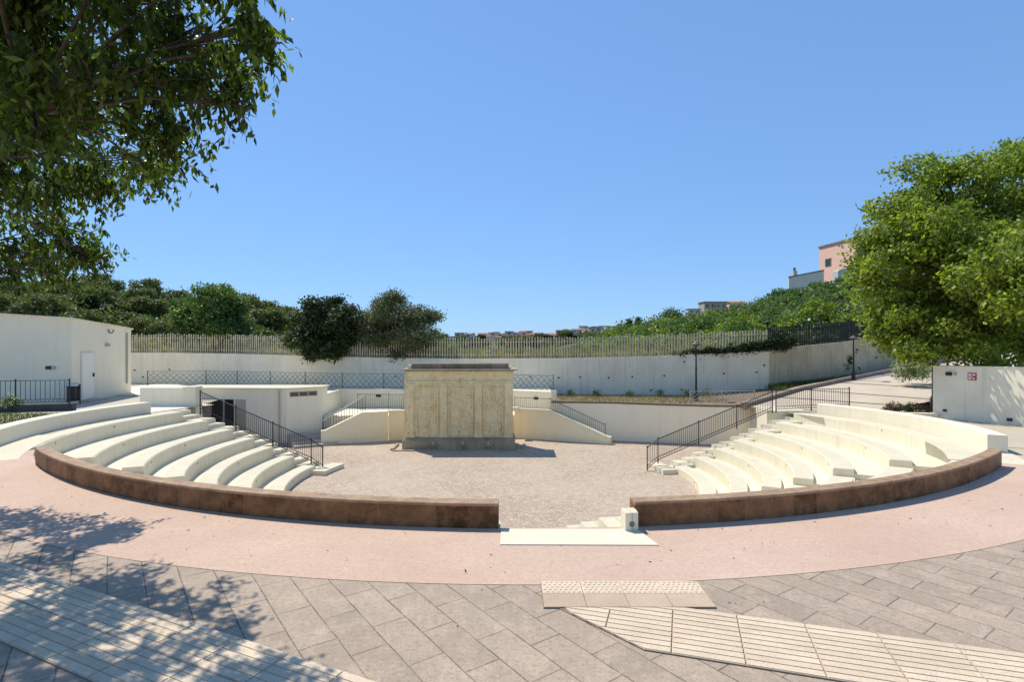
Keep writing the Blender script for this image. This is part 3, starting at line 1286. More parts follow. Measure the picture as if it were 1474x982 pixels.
# stage walls with the side stairs of the terrace
def stage_side(side):
    if side == 'L':
        t = thing('stage_stair', 'cream stair wall rising towards the terrace left of the stone monument', 'stairs', (-7.4, 26, FLOOR))
        a, b = Vector((-8.8, 25.6)), Vector((-5.94, 26.65))
        k = .60
        seg = [a, a.lerp(b, .06), a.lerp(b, k), b]
        tops = [-1.72, -1.72, -.96, -.96]
        mb = MB()
        mb.wall([tuple(p) for p in seg], .22, -2.6, tops, 1)
        fixn(mb.build('parapet', M['stage'], t))
        mb = MB()
        mb.wall([(b.x, b.y + .12), (-4.6, 27.05)], .22, -2.6, -1.02, 1)
        fixn(mb.build('stage_wall', M['stage'], t))
        mb = MB()
        mb.wall([(b.x - .05, b.y + .06), (-4.6, 26.99)], .34, -1.017, -.94, 1)
        fixn(mb.build('wall_cap', M['seat'], t))
        d = (b - a).normalized()
        n = Vector((-d.y, d.x))
        for i in range(8):
            p0 = a + d * (.1 + .24 * i) + n * .24
            p1 = p0 + d * .25
            q0, q1 = p0 + n * 1.0, p1 + n * 1.0
            mb = MB()
            mb.prism([tuple(p0), tuple(p1), tuple(q1), tuple(q0)], -2.6, FLOOR + .14 * (i + 1))
            mb.build('step', M['path'], t)
        h0 = a + n * 1.22
        hr = MB()
        pa = Vector((h0.x + d.x * .1, h0.y + d.y * .1, FLOOR + .95))
        pb = Vector((h0.x + d.x * 2.1, h0.y + d.y * 2.1, FLOOR + 2.12))
        hr.bar(pa, pb, .06, .05)
        hr.build('handrail', M['metal'], t)
        bl = MB()
        for i in range(17):
            c = pa.lerp(pb, i / 16)
            bl.bar(c - Vector((0, 0, .85)), c, .018)
        bl.build('baluster_panel', M['iron_grey'], t)
    else:
        t = thing('stage_stair', 'cream stair wall sloping down to the arena right of the stone monument', 'stairs', (2.4, 26.6, FLOOR))
        a, b = Vector((.12, 27.5)), Vector((4.55, 25.7))
        seg = [a, a.lerp(b, .385), a.lerp(b, .97), b]
        tops = [-.97, -.97, -2.08, -2.08]
        mb = MB()
        mb.wall([tuple(p) for p in seg], .24, -2.6, tops, 1)
        fixn(mb.build('parapet', M['stage'], t))
        mb = MB()
        mb.wall([(p.x, p.y - .02) for p in seg], .29, [x + .003 for x in tops], [x + .05 for x in tops], 1)
        fixn(mb.build('wall_cap', M['path'], t))
        d = (b - a).normalized()
        n = Vector((-d.y, d.x))
        for i in range(8):
            p0 = b - d * (.1 + .33 * i) + n * .27
            p1 = p0 - d * .34
            q0, q1 = p0 + n * .95, p1 + n * .95
            mb = MB()
            mb.prism([tuple(p0), tuple(q0), tuple(q1), tuple(p1)], -2.6, FLOOR + .14 * (i + 1))
            fixn(mb.build('step', M['path'], t))
        mb = MB()
        mb.box(.0, .32, 27.2, 27.55, -1.02, -.84)
        mb.build('end_pillar', M['seat'], t)
    return t


stage_side('L')
stage_side('R')
dR = (Vector((4.55, 25.7)) - Vector((.12, 27.5)))
pR = lambda u, z: (0.12 + dR.x * u + .02, 27.5 + dR.y * u + .14, z)
railing('thin grey bar railing down the sloping stair wall right of the monument', [pR(.0, -.94), pR(.385, -.94), pR(.95, -2.04)], .55, M['iron_grey'], .1, 2.2, 'bars', bw=.011, pw=.026)
railing('thin grey bar railing on the terrace left of the monument', [(-8.3, 29.9, TERR), (-4.9, 29.6, TERR)], .8, M['iron_grey'], .1, 2.2, 'bars', bw=.011, pw=.026)


# stone monument in the middle of the stage
def monument():
    t = thing('stone_monument', 'large carved limestone block with pilasters standing in front of the stage', 'monument', (-2.35, 25.2, FLOOR))
    X0, X1 = -4.78, .04
    yf = 24.72
    mb = MB()
    mb.box(X0 + .06, X1 - .0, yf, 26.1, FLOOR + .5, 1.10)
    mb.build('body', M['stone'], t)
    # plinth with moulding
    pm = MB()
    pm.box(X0 - .06, X1 + .10, 24.46, 26.2, FLOOR - .1, FLOOR + .40)
    pm.box(X0 - .02, X1 + .06, 24.53, 26.17, FLOOR + .403, FLOOR + .46)
    pm.box(X0 + .02, X1 + .03, 24.62, 26.15, FLOOR + .463, FLOOR + .51)
    pm.build('plinth', M['stone_dark'], t)
    # cornice
    cm = MB()
    cm.box(X0 + .02, X1 + .05, yf - .05, 26.15, 1.06, 1.115)
    cm.box(X0 - .10, X1 + .20, yf - .16, 26.2, 1.118, 1.175)
    cm.build('cornice', M['stone_dark'], t)
    tm = MB()
    tm.box(X0 + .30, X1 - .20, yf + .05, 26.0, 1.178, 1.40)
    tm.build('capstone', M['stone_cap'], t)
    lm = MB()
    lm.box(X0 + .12, X0 + .29, yf + .1, 25.2, 1.178, 1.36)
    lm.build('corner_block', M['seat'], t)

    def proud(name, x0, x1, z0, z1, d, y=yf, m=None):
        q = MB()
        q.box(x0, x1, y - d, y + .05, z0, z1)
        return q.build(name, m or M['stone'], t)
    fx = lambda u: X0 + (u - 160) / (1150 - 160) * (X1 - X0)         # positions read off the carved face
    zt, zb = 1.055, FLOOR + .512
    # pilasters
    for a, b in ((172, 245), (482, 548), (800, 868), (1075, 1146)):
        p = proud('pilaster', fx(a), fx(b), zb, .42, .055)
        proud('pilaster_base', fx(a) - .03, fx(b) + .03, zb + .002, zb + .16, .085)
        proud('pilaster_capital', fx(a) - .03, fx(b) + .03, .422, .55, .085)
        for k in range(9):
            if 482 <= a <= 800:
                proud('pilaster_block', fx(a) + .05, fx(b) - .05, zb + .28 + k * .235, zb + .28 + k * .235 + .10, .075)
    # frieze, architrave
    proud('architrave', X0 + .08, X1 - .02, .553, .64, .06)
    proud('frieze_tablet', fx(610), fx(740), .78, .93, .035)
    proud('frieze_band', X0 + .07, X1 - .01, .96, 1.057, .04)
    # panel frames between the pilasters
    for a, b in ((262, 470), (560, 788), (880, 1062)):
        x0, x1 = fx(a), fx(b)
        for (p, q, r, s) in ((x0, x0 + .06, zb + .10, .36), (x1 - .06, x1, zb + .10, .36), (x0 + .062, x1 - .062, .30, .36), (x0 + .062, x1 - .062, zb + .10, zb + .17)):
            proud('panel_moulding', p, q, r, s, .045)
        # weathered relief patches
        rr = random.Random(int(a))
        q = MB()
        for k in range(16):
            cx, cz = rr.uniform(x0 + .15, x1 - .15), rr.uniform(zb + .3, .2)
            w_, h_ = rr.uniform(.05, .16), rr.uniform(.06, .22)
            n = 9
            vs, fs = [], []
            ph = rr.uniform(0, 6)
            for i in range(n):
                an = 2 * math.pi * i / n
                k_ = 1 + .25 * math.sin(3 * an + ph)
                vs.append((cx + w_ * k_ * math.cos(an), yf - .001, cz + h_ * k_ * math.sin(an)))
            for i in range(n):
                an = 2 * math.pi * i / n
                vs.append((cx + w_ * .6 * math.cos(an), yf - rr.uniform(.03, .07), cz + h_ * .6 * math.sin(an)))
            fs += [(i, (i + 1) % n, n + (i + 1) % n, n + i) for i in range(n)] + [tuple(range(n, 2 * n))]
            q.add(vs, fs)
        fixn(q.build('carved_relief', M['stone'], t))
    # fluted edge on the sunny left side
    e = MB()
    e.box(X0 - .02, X0 + .055, yf + .05, 25.9, zb, .9)
    e.build('edge_pilaster', M['stone'], t)
    # spouts on the plinth
    for u in (430, 700, 930):
        x = fx(u)
        q = MB()
        q.lathe((x, 24.34, FLOOR + .14), [(.05, 0), (.13, .05), (.16, .09), (.12, .11)], 12)
        q.build('spout_bowl', M['stone_dark'], t)
        q = MB()
        q.tube([(x, 24.47, FLOOR + .33), (x, 24.36, FLOOR + .33), (x, 24.33, FLOOR + .28)], .03, 8)
        q.build('spout', M['stone'], t)
    # low basin kerb round the foot
    kb = MB()
    kb.box(-5.32, -5.2, 24.3, 25.6, FLOOR - .1, FLOOR + .09)
    kb.box(-5.195, .62, 24.12, 24.24, FLOOR - .1, FLOOR + .05)
    kb.box(.5, .62, 24.245, 25.6, FLOOR - .1, FLOOR + .07)
    kb.build('basin_kerb', M['stone_dark'], t)


monument()


# ------------------------------------------------------------------ low service block on the left
def service_block():
    t = thing('service_block', 'low flat roofed white block with a narrow window left of the stage', 'building', (-12, 27, -1.9))
    foot = [(-15.7, 26.5), (-10.62, 26.2), (-9.25, 27.1), (-9.3, 28.0), (-15.7, 28.0)]
    mb = MB()
    mb.prism(foot, -2.6, .12)
    mb.build('wall', M['white'], t)
    rf = [(-15.8, 26.4), (-10.58, 26.1), (-9.15, 27.05), (-9.2, 28.05), (-15.8, 28.05)]
    mb = MB()
    mb.prism(rf, .122, .2)
    mb.build('roof', M['seat'], t)
    # strip window in the angled face
    a, b = Vector((-10.62, 26.2)), Vector((-9.25, 27.1))
    d = (b - a).normalized()
    n = Vector((d.y, -d.x))

    def onface(u0, u1, z0, z1, out, inn=.03):
        p, q = a.lerp(b, u0) + n * out, a.lerp(b, u1) + n * out
        r, s = a.lerp(b, u1) - n * inn, a.lerp(b, u0) - n * inn
        m_ = MB()
        m_.prism([tuple(p), tuple(q), tuple(r), tuple(s)], z0, z1)
        return m_
    wf = onface(.08, .86, -.24, .0, .012).build('window', M['pipe'], t)
    for k in range(3):
        g = onface(.10 + k * .255, .32 + k * .255, -.21, -.03, .022)
        g.build('pane', M['glass'], wf)
    # drain pipe, doorways hidden partly by the railing
    mb = MB()
    mb.tube([(-10.95, 26.14, -2.3), (-10.95, 26.14, .12)], .035)
    mb.build('drain_pipe', M['pipe'], t)
    for x0, x1, m in ((-14.25, -13.72, 'dark'), (-13.62, -13.2, 'dark'), (-13.1, -12.6, 'panel')):
        mb = MB()
        y0 = 26.5 + (x0 + 15.7) / 5.08 * -.3
        mb.box(x0, x1, y0 - .04, y0 + .05, -1.9, -.36)
        mb.build('door', M[m], t)
    # entrance steps towards the arena
    for i in range(4):
        mb = MB()
        o = .36 * i
        p0, p1 = Vector((-10.5, 25.95)), Vector((-8.9, 26.95))
        sh = n * (.1 + o)
        p0, p1 = p0 + sh, p1 + sh
        q0, q1 = p0 + n * .36, p1 + n * .36
        mb.prism([tuple(p0), tuple(q0), tuple(q1), tuple(p1)], -2.6, -1.92 - .115 * i)
        fixn(mb.build('step', M['concrete'], t))


service_block()
t = thing('low_wall', 'short white wall with a square pillar at the top of the left railing', 'wall', (-14.5, 23.4, -.4))
mb = MB()
mb.box(-15.6, -13.76, 23.3, 23.6, -.8, .46)
mb.build('wall', M['white'], t)
mb = MB()
mb.box(-13.755, -13.2, 23.2, 23.7, -2.5, .50)
mb.build('pillar', M['seat'], t)


# ------------------------------------------------------------------ white utility building at far left
def utility():
    t = thing('utility_building', 'tall plain white building with a single white door at the far left', 'building', (-19.4, 24.5, -.35))
    A, B = Vector((-19.42, 24.5)), Vector((-20.15, 29.4))
    C_, D = Vector((-27.5, 30)), Vector((-25.5, 23.0))
    mb = MB()
    mb.prism([tuple(A), tuple(B), tuple(C_), tuple(D)], -.8, [3.36, 3.0, 3.1, 3.75])
    mb.build('wall', M['white'], t)
    mb = MB()
    ex = [(A.x + .07, A.y - .09), (B.x + .07, B.y + .08), (C_.x, C_.y + .1), (D.x, D.y - .09)]
    mb.prism(ex, [3.363, 3.003, 3.103, 3.753], [3.45, 3.09, 3.2, 3.84])
    mb.build('roof', M['wall'], t)
    d = (B - A).normalized()
    n = Vector((d.y, -d.x))

    def face(u0, u1, z0, z1, out, inn=.03):
        p, q = A + d * u0 + n * out, A + d * u1 + n * out
        r, s = A + d * u1 - n * inn, A + d * u0 - n * inn
        m_ = MB()
        m_.prism([tuple(p), tuple(q), tuple(r), tuple(s)], z0, z1)
        return m_
    dr = face(.62, 1.66, -.28, 1.93, .03).build('door', M['door_frame'], t)
    face(.70, 1.58, -.25, 1.87, .05).build('door_leaf', M['door'], dr)
    for z0, z1 in ((-.1, .75), (.87, 1.75)):
        face(.80, 1.48, z0, z1, .056).build('door_panel', M['door'], dr)
    face(1.46, 1.54, .75, .92, .10).build('handle', M['bin'], dr)
    face(.5, 1.8, -.42, -.29, .45, 0).build('door_step', M['concrete'], t)
    face(2.55, 2.85, 2.15, 2.28, .09).build('wall_lamp', M['pipe'], t)
    # drain pipe and roof bracket at the back corner
    p = A + d * 4.45 + n * .06
    mb = MB()
    mb.tube([(p.x, p.y, .2), (p.x, p.y, 2.85)], .04)
    mb.build('drain_pipe', M['pipe'], t)
    # round ring lamp under the eave
    c = A + d * 2.85 + n * .12
    mb = MB()
    pts = [(c.x, c.y + .17 * math.cos(x), 2.98 + .17 * math.sin(x)) for x in [math.pi + i * math.pi / 8 for i in range(9)]]
    mb.tube(pts, .025, 6)
    mb.build('ring_lamp', M['bin'], t)
    # emergency light on the front face
    d2 = (A - D).normalized()
    n2 = Vector((d2.y, -d2.x))
    p0 = A - d2 * .95
    for a, b, m in ((0, .2, 'bin'), (.22, .36, 'pipe')):
        mb = MB()
        p, q = p0 + d2 * a, p0 + d2 * b
        mb.prism([tuple(p + n2 * .07), tuple(q + n2 * .07), tuple(q - n2 * .02), tuple(p - n2 * .02)], 1.18, 1.32)
        fixn(mb.build('wall_light', M[m], t))


utility()
t = thing('low_wall', 'dark grey low retaining wall under the railing at the far left', 'wall', (-20, 20.9, -.2))
mb = MB()
mb.wall([(-25, 19.15), (-20.5, 20.65), (-17.1, 21.65)], .28, -.6, -.02, 1)
fixn(mb.build('wall', M['darkwall'], t))


def litter_bin():
    p = at(106, 580, -.28)
    t = thing('litter_bin', 'black round litter bin with pale lid beside the railing end', 'bin', tuple(p))
    mb = MB()
    mb.lathe((p.x, p.y, p.z + .08), [(.2, 0), (.23, .05), (.24, .62), (.25, .65)], 16)
    mb.build('body', M['bin'], t)
    mb = MB()
    mb.lathe((p.x, p.y, p.z + .74), [(.25, 0), (.25, .06), (.17, .12), (.03, .14)], 16)
    mb.build('lid', M['metal'], t)
    mb = MB()
    mb.tube([(p.x - .28, p.y, p.z - .05), (p.x - .28, p.y, p.z + .82)], .025)
    mb.tube([(p.x + .28, p.y, p.z - .05), (p.x + .28, p.y, p.z + .82)], .025)
    mb.build('frame', M['bin'], t)


litter_bin()


# ------------------------------------------------------------------ right: ramp, kerb, wall, lamps
kerb = [(10.5, 24.8, -.535), (14.9, 28.6, -.15), (20.6, 32.7, .22), (27.8, 36.5, .9), (40, 41, 2.0)]
redge = [(14.4, 22.9, -.535), (18.6, 24.4, -.22), (26, 26.5, .15), (36, 29.5, .8), (52, 33, 1.9)]


def ramp_pt(u, v):
    i = min(3, int(v))
    f = v - i
    a = Vector(kerb[i]).lerp(Vector(kerb[i + 1]), f)
    b = Vector(redge[i]).lerp(Vector(redge[i + 1]), f)
    return a.lerp(b, u)


mb = MB()
NU, NV = 8, 24
mb.add([ramp_pt(i / NU, 4 * j / NV) + Vector((0, 0, .012)) for j in range(NV + 1) for i in range(NU + 1)],
       [(j * (NU + 1) + i, j * (NU + 1) + i + 1, (j + 1) * (NU + 1) + i + 1, (j + 1) * (NU + 1) + i) for j in range(NV) for i in range(NU)])
struct(mb.build('ramp_road', M['ramp']))
mb = MB()
for v in (.55, 1.05, 1.6, 2.2, 2.9, 3.5):
    for i in range(8):
        a, b = ramp_pt(i / 8, v), ramp_pt((i + 1) / 8, v)
        mb.bar(a + Vector((0, 0, .012)), b + Vector((0, 0, .012)), .14, .03)
struct(mb.build('drain_channels', M['iron_grey']))
mb = MB()
for i in range(4):
    mb.bar(Vector(kerb[i]) + Vector((-.1, .1, .06)), Vector(kerb[i + 1]) + Vector((-.1, .1, .06)), .3, .26)
struct(mb.build('ramp_kerb', M['kerb']))
# ground between the ramp and the rough wall
mb = MB()
mb.add([(10.4, 24.9, -.68), (14.8, 28.7, -.2), (20.5, 32.8, .17), (27.7, 36.6, .85), (29, 39.2, .9), (24.5, 36.6, .45), (20.6, 34.4, .15), (17.2, 32.5, -.15), (14.3, 31.2, -.25), (10.9, 31.7, -.6)],
       [(0, 1, 9), (1, 8, 9), (1, 2, 7, 8), (2, 6, 7), (2, 3, 5, 6), (3, 4, 5)])
struct(fixn(mb.build('verge_soil', M['soil'])))
# short white slab kerb and rockery by the lamp
mb = MB()
mb.prism([(13.5, 20.35), (15.5, 20.2), (15.5, 20.5), (13.5, 20.7)], -.5, -.22)
tag(fixn(mb.build('kerb_block', M['seat'])), 'long low white kerb block lying left of the right white wall', 'kerb')

t = thing('boundary_wall', 'white wall dappled with tree shade at the right edge', 'wall', (15.6, 20.5, -.35))
mb = MB()
wl = [(15.6, 20.6), (16.4, 17.85), (17.2, 15.1)]
mb.wall(wl, .3, -.6, [1.47, 1.55, 1.63], 1)
fixn(mb.build('wall', M['wall'], t))
mb = MB()
mb.wall([(x - .02, y) for x, y in wl], .34, [1.473, 1.553, 1.633], [1.51, 1.59, 1.67], 1)
fixn(mb.build('coping', M['white'], t))
dw = (Vector(wl[1]) - Vector(wl[0])).normalized()
nw_ = Vector((dw.y, -dw.x))


def wplate(name, u0, u1, z0, z1, out, m, parent):
    o0 = Vector(wl[0])
    p, q = o0 + dw * u0 + nw_ * out, o0 + dw * u1 + nw_ * out
    r, s = o0 + dw * u1 - nw_ * .02, o0 + dw * u0 - nw_ * .02
    m_ = MB()
    m_.prism([tuple(p), tuple(q), tuple(r), tuple(s)], z0, z1)
    return fixn(m_.build(name, m, parent))


wplate('wall_light', .50, .68, 1.18, 1.30, .07, M['bin'], t)
wplate('wall_socket', .76, .84, 1.20, 1.30, .05, M['pipe'], t)
wplate('floor_light', .40, .50, -.14, -.06, .06, M['bin'], t)
wplate('floor_light', 2.45, 2.58, -.2, -.1, .06, M['bin'], t)
sg = thing('wall_sign', 'small red square safety sign with a white pictogram on the right white wall', 'sign', tuple(Vector((*(Vector(wl[0]) + dw * 1.3), 1.2))))
wplate('sign_board', 1.22, 1.50, 1.06, 1.32, .022, M['red'], sg)
for u0, u1, z0, z1 in ((1.25, 1.33, 1.20, 1.29), (1.36, 1.38, 1.09, 1.29), (1.40, 1.47, 1.22, 1.29), (1.25, 1.33, 1.09, 1.17), (1.41, 1.46, 1.09, 1.15)):
    wplate('pictogram', u0, u1, z0, z1, .027, M['signwhite'], sg)


def lamp(label, p, h, head='flat'):
    p = Vector(p)
    t = thing('street_lamp', label, 'street lamp', tuple(p))
    mb = MB()
    mb.lathe((p.x, p.y, p.z - .05), [(.15, 0), (.15, .1), (.11, .16), (.10, .5), (.075, .58), (.05, .66)], 12)
    mb.build('base', M['iron'], t)
    mb = MB()
    mb.lathe((p.x, p.y, p.z), [(.052, .6), (.045, h * .55), (.06, h * .56), (.06, h * .575), (.042, h * .58), (.034, h - .22)], 10)
    mb.build('pole', M['iron'], t)
    mb = MB()
    mb.lathe((p.x, p.y, p.z + h - .22), [(.05, 0), (.07, .05), (.22, .12), (.24, .15), (.10, .24), (.03, .3)], 14)
    mb.build('lamp_head', M['iron_grey'], t)
    return t


lamp('black street lamp standing in the planter at the centre right', at(1002, 578, -.68), 3.0)
lamp('black street lamp on the verge beside the rough wall partly behind leaves', (19.6, 31.9, .1), 2.55)
lamp('black street lamp in the rockery left of the right white wall', (16.9, 22.3, -.35), 4.0)

# low pale lattice fence at the end of the planter
railing('low pale wire lattice fence along the planter beside the first lamp', [(8.5, 26.5, -.5), (11.3, 25.9, -.42)], .5, M['pipe'], style='lattice', post_every=1.3, name='lattice_fence')


# ------------------------------------------------------------------ terrain
def hill_z(x, y):
    z = 1.15
    z += .085 * max(0, -x - 12) * smooth(36, 62, y)
    z += .05 * max(0, -x - 10) * smooth(60, 100, y)
    z += .15 * max(0, x - 5) * smooth(3, 28, y - float(np.interp(x, [0, 8, 14.4, 20.6, 29, 60], [32.5, 31.8, 31.1, 34.2, 39, 56])))
    if x > 34:
        z -= .1 * (x - 34)
    z -= 1.2 * math.exp(-((x - 1) / 14) ** 2) * smooth(36, 70, y)
    z = z * (1 - smooth(120, 190, y)) - 4 * smooth(120, 190, y)
    return z


xs = np.concatenate([np.arange(-150, -40, 8), np.arange(-40, 60, 2.5), np.arange(60, 171, 8)])
ys = [0, 1.5, 3, 5, 8, 11, 15, 20, 26, 34, 44, 56, 75, 100, 130, 165]
vs, fs = [], []
nx = len(xs)
for j, dy in enumerate(ys):
    for x in xs:
        b = float(np.interp(x, [p[0] for p in bw_line] + [p[0] for p in rw[1:]] + [52, 70], [p[1] for p in bw_line] + [p[1] for p in rw[1:]] + [52, 60])) + .33
        z = hill_z(x, b + dy)
        ztop = float(np.interp(x, [p[0] for p in bw_line] + [p[0] for p in rw[1:]], bw_top + [2.12, 2.36, 2.7, 3.1])) - .08
        z = lerp(ztop, z, smooth(0, 14, dy)) if x < 34 else z
        vs.append((x, b + dy, z))
for j in range(len(ys) - 1):
    for i in range(nx - 1):
        k = j * nx + i
        fs.append((k, k + 1, k + 1 + nx, k + nx))
mb = MB()
mb.add(vs, fs)
struct(mb.build('hillside', M['scrubground']))

# ground to the horizon and the far ridge
mb = MB()
mb.add([(-4000, -400, -3.2), (4000, -400, -3.2), (4000, 4000, -3.2), (-4000, 4000, -3.2)], [(0, 1, 2, 3)])
struct(mb.build('ground', M['hill']))


def ridge_z(x, y):
    t = smooth(230, 420, y)
    h = 3.6 + 1.3 * math.sin(x * .021 + .5) + .8 * math.sin(x * .055) + .5 * math.sin(x * .13 + 1)
    h += 4.5 * smooth(10, 90, x)
    return -3.1 + (h + 3.1) * t + .012 * max(0, y - 420)


vs, fs = [], []
rx = np.arange(-420, 620, 13)
ry = np.arange(190, 640, 25)
for y in ry:
    for x in rx:
        vs.append((x, y, ridge_z(x, y)))
for j in range(len(ry) - 1):
    for i in range(len(rx) - 1):
        k = j * len(rx) + i
        fs.append((k, k + 1, k + 1 + len(rx), k + len(rx)))
mb = MB()
mb.add(vs, fs)
struct(mb.build('far_hills', M['hill'], smooth=True))


# ------------------------------------------------------------------ foliage
def leaf_mesh(name, P, N, L, W, m, droop=0., fold=.25, seed=0):
    """one mesh of many leaf shapes: P points, N approximate normals, L lengths, W widths"""
    r = np.random.default_rng(seed)
    n = len(P)
    N = N / (np.linalg.norm(N, axis=1, keepdims=True) + 1e-9)
    A = r.normal(size=(n, 3))
    if droop:
        A = A * (1 - droop) + np.array([0, 0, -1.]) * droop * 2
    A -= (A * N).sum(1, keepdims=True) * N
    A /= np.linalg.norm(A, axis=1, keepdims=True) + 1e-9
    S = np.cross(N, A)
    L = L[:, None]
    W = W[:, None]
    tip = P + A * L
    mid = P + A * L * .45 + N * (-fold * W * .5)
    v0 = P
    v1 = mid + S * W * .5 + N * (fold * W * .5)
    v2 = tip - N * (.12 * L)
    v3 = mid - S * W * .5 + N * (fold * W * .5)
    V = np.stack([v0, v1, v2, v3], 1).reshape(-1, 3)
    # two triangles meeting along the midrib
    base = (np.arange(n) * 4)[:, None]
    T = np.concatenate([base + np.array([[0, 1, 2]]), base + np.array([[0, 2, 3]])], 1).reshape(-1, 3)
    me = bpy.data.meshes.new(name)
    me.vertices.add(len(V))
    me.vertices.foreach_set('co', V.astype(np.float32).ravel())
    me.loops.add(T.size)
    me.loops.foreach_set('vertex_index', T.astype(np.int32).ravel())
    me.polygons.add(len(T))
    me.polygons.foreach_set('loop_start', np.arange(0, T.size, 3, dtype=np.int32))
    me.polygons.foreach_set('loop_total', np.full(len(T), 3, dtype=np.int32))
    me.update(calc_edges=True)
    me.materials.append(m)
    return me


def crown_points(lobes, nclump, nleaf, spread, seed, inner=.25, up=.5, hollow=.72):
    """lobes: [(x,y,z, rx,ry,rz)]; returns points and normals of leaves in clumps spread over the lobes"""
    r = np.random.default_rng(seed)
    lob = np.array(lobes, float)
    wts = (lob[:, 3] * lob[:, 5])
    wts /= wts.sum()
    idx = r.choice(len(lob), nclump, p=wts)
    D = r.normal(size=(nclump, 3))
    D /= np.linalg.norm(D, axis=1, keepdims=True)
    rad = np.where(r.random(nclump) < inner, r.uniform(.2, hollow, nclump), r.uniform(hollow, 1.08, nclump))
    C = lob[idx, :3] + D * lob[idx, 3:6] * rad[:, None]
    sz = spread * r.uniform(.6, 1.4, nclump)
    P = np.repeat(C, nleaf, 0) + np.clip(r.normal(size=(nclump * nleaf, 3)), -1.5, 1.5) * np.repeat(sz, nleaf)[:, None] * np.array([1, 1, .75])
    N = np.repeat(D, nleaf, 0) * .7 + r.normal(size=(nclump * nleaf, 3)) * .75 + np.array([0, 0, up])
    return P, N, r


def sublobes(lobes, n, f, seed, lo=.5, hi=1.12):
    """break each lobe into small uneven leaf masses so that the outline is ragged and light falls between them"""
    q = random.Random(seed)
    out = []
    for x, y, z, a, b, c in lobes:
        for _ in range(max(3, int(n * q.uniform(.7, 1.3)))):
            d = Vector((q.gauss(0, 1), q.gauss(0, 1), q.gauss(0, 1))).normalized()
            k = q.uniform(lo, hi)
            w_ = f * q.uniform(.5, 1.5)
            out.append((x + d.x * a * k, y + d.y * b * k, z + d.z * c * k, a * w_ * 1.25, b * w_ * 1.25, c * w_ * .7))
    return out


def tree(name, label, cat, base, trunk_pts, trunk_r, lobes, nclump, nleaf, spread, leaf, width, m, bark, seed, droop=0., group=None, inner=.25, branches=True, fold=.25, sub=None):
    """lobes and trunk given relative to base"""
    t = thing(name, label, cat, base, group)
    if trunk_pts:
        mb = MB()
        mb.tube(trunk_pts, [trunk_r * (1 - .55 * i / (len(trunk_pts) - 1)) for i in range(len(trunk_pts))], 10)
        rr = random.Random(seed)
        if branches:
            top = Vector(trunk_pts[-1])
            for l in lobes:
                e = Vector(l[:3])
                s = Vector(trunk_pts[-1]).lerp(Vector(trunk_pts[max(0, len(trunk_pts) - 2)]), rr.random() * .8)
                mid = s.lerp(e, .5) + Vector((rr.uniform(-.2, .2), rr.uniform(-.2, .2), rr.uniform(0, .3)))
                mb.tube([s, mid, e], [trunk_r * .38, trunk_r * .24, trunk_r * .08], 6)
                for _ in range(4):
                    dv = Vector((rr.gauss(0, 1), rr.gauss(0, 1), rr.gauss(.2, .7))).normalized()
                    tip = e + Vector((dv.x * l[3], dv.y * l[4], dv.z * l[5])) * .8
                    mb.tube([mid.lerp(e, rr.uniform(.3, 1)), e.lerp(tip, .5) + Vector((0, 0, .05)), tip], [trunk_r * .11, trunk_r * .07, trunk_r * .025], 5)
        o = mb.build('trunk', bark, None, True)
        o.parent = t
    P, N, r = crown_points(sublobes(lobes, sub[0], sub[1], seed) if sub else lobes, nclump, nleaf, spread, seed, inner)
    n = len(P)
    me = leaf_mesh('crown', P, N, leaf * r.uniform(.6, 1.3, n), width * r.uniform(.7, 1.25, n), m, droop, fold, seed)
    o = bpy.data.objects.new('crown', me)
    col.objects.link(o)
    o.parent = t
    return t


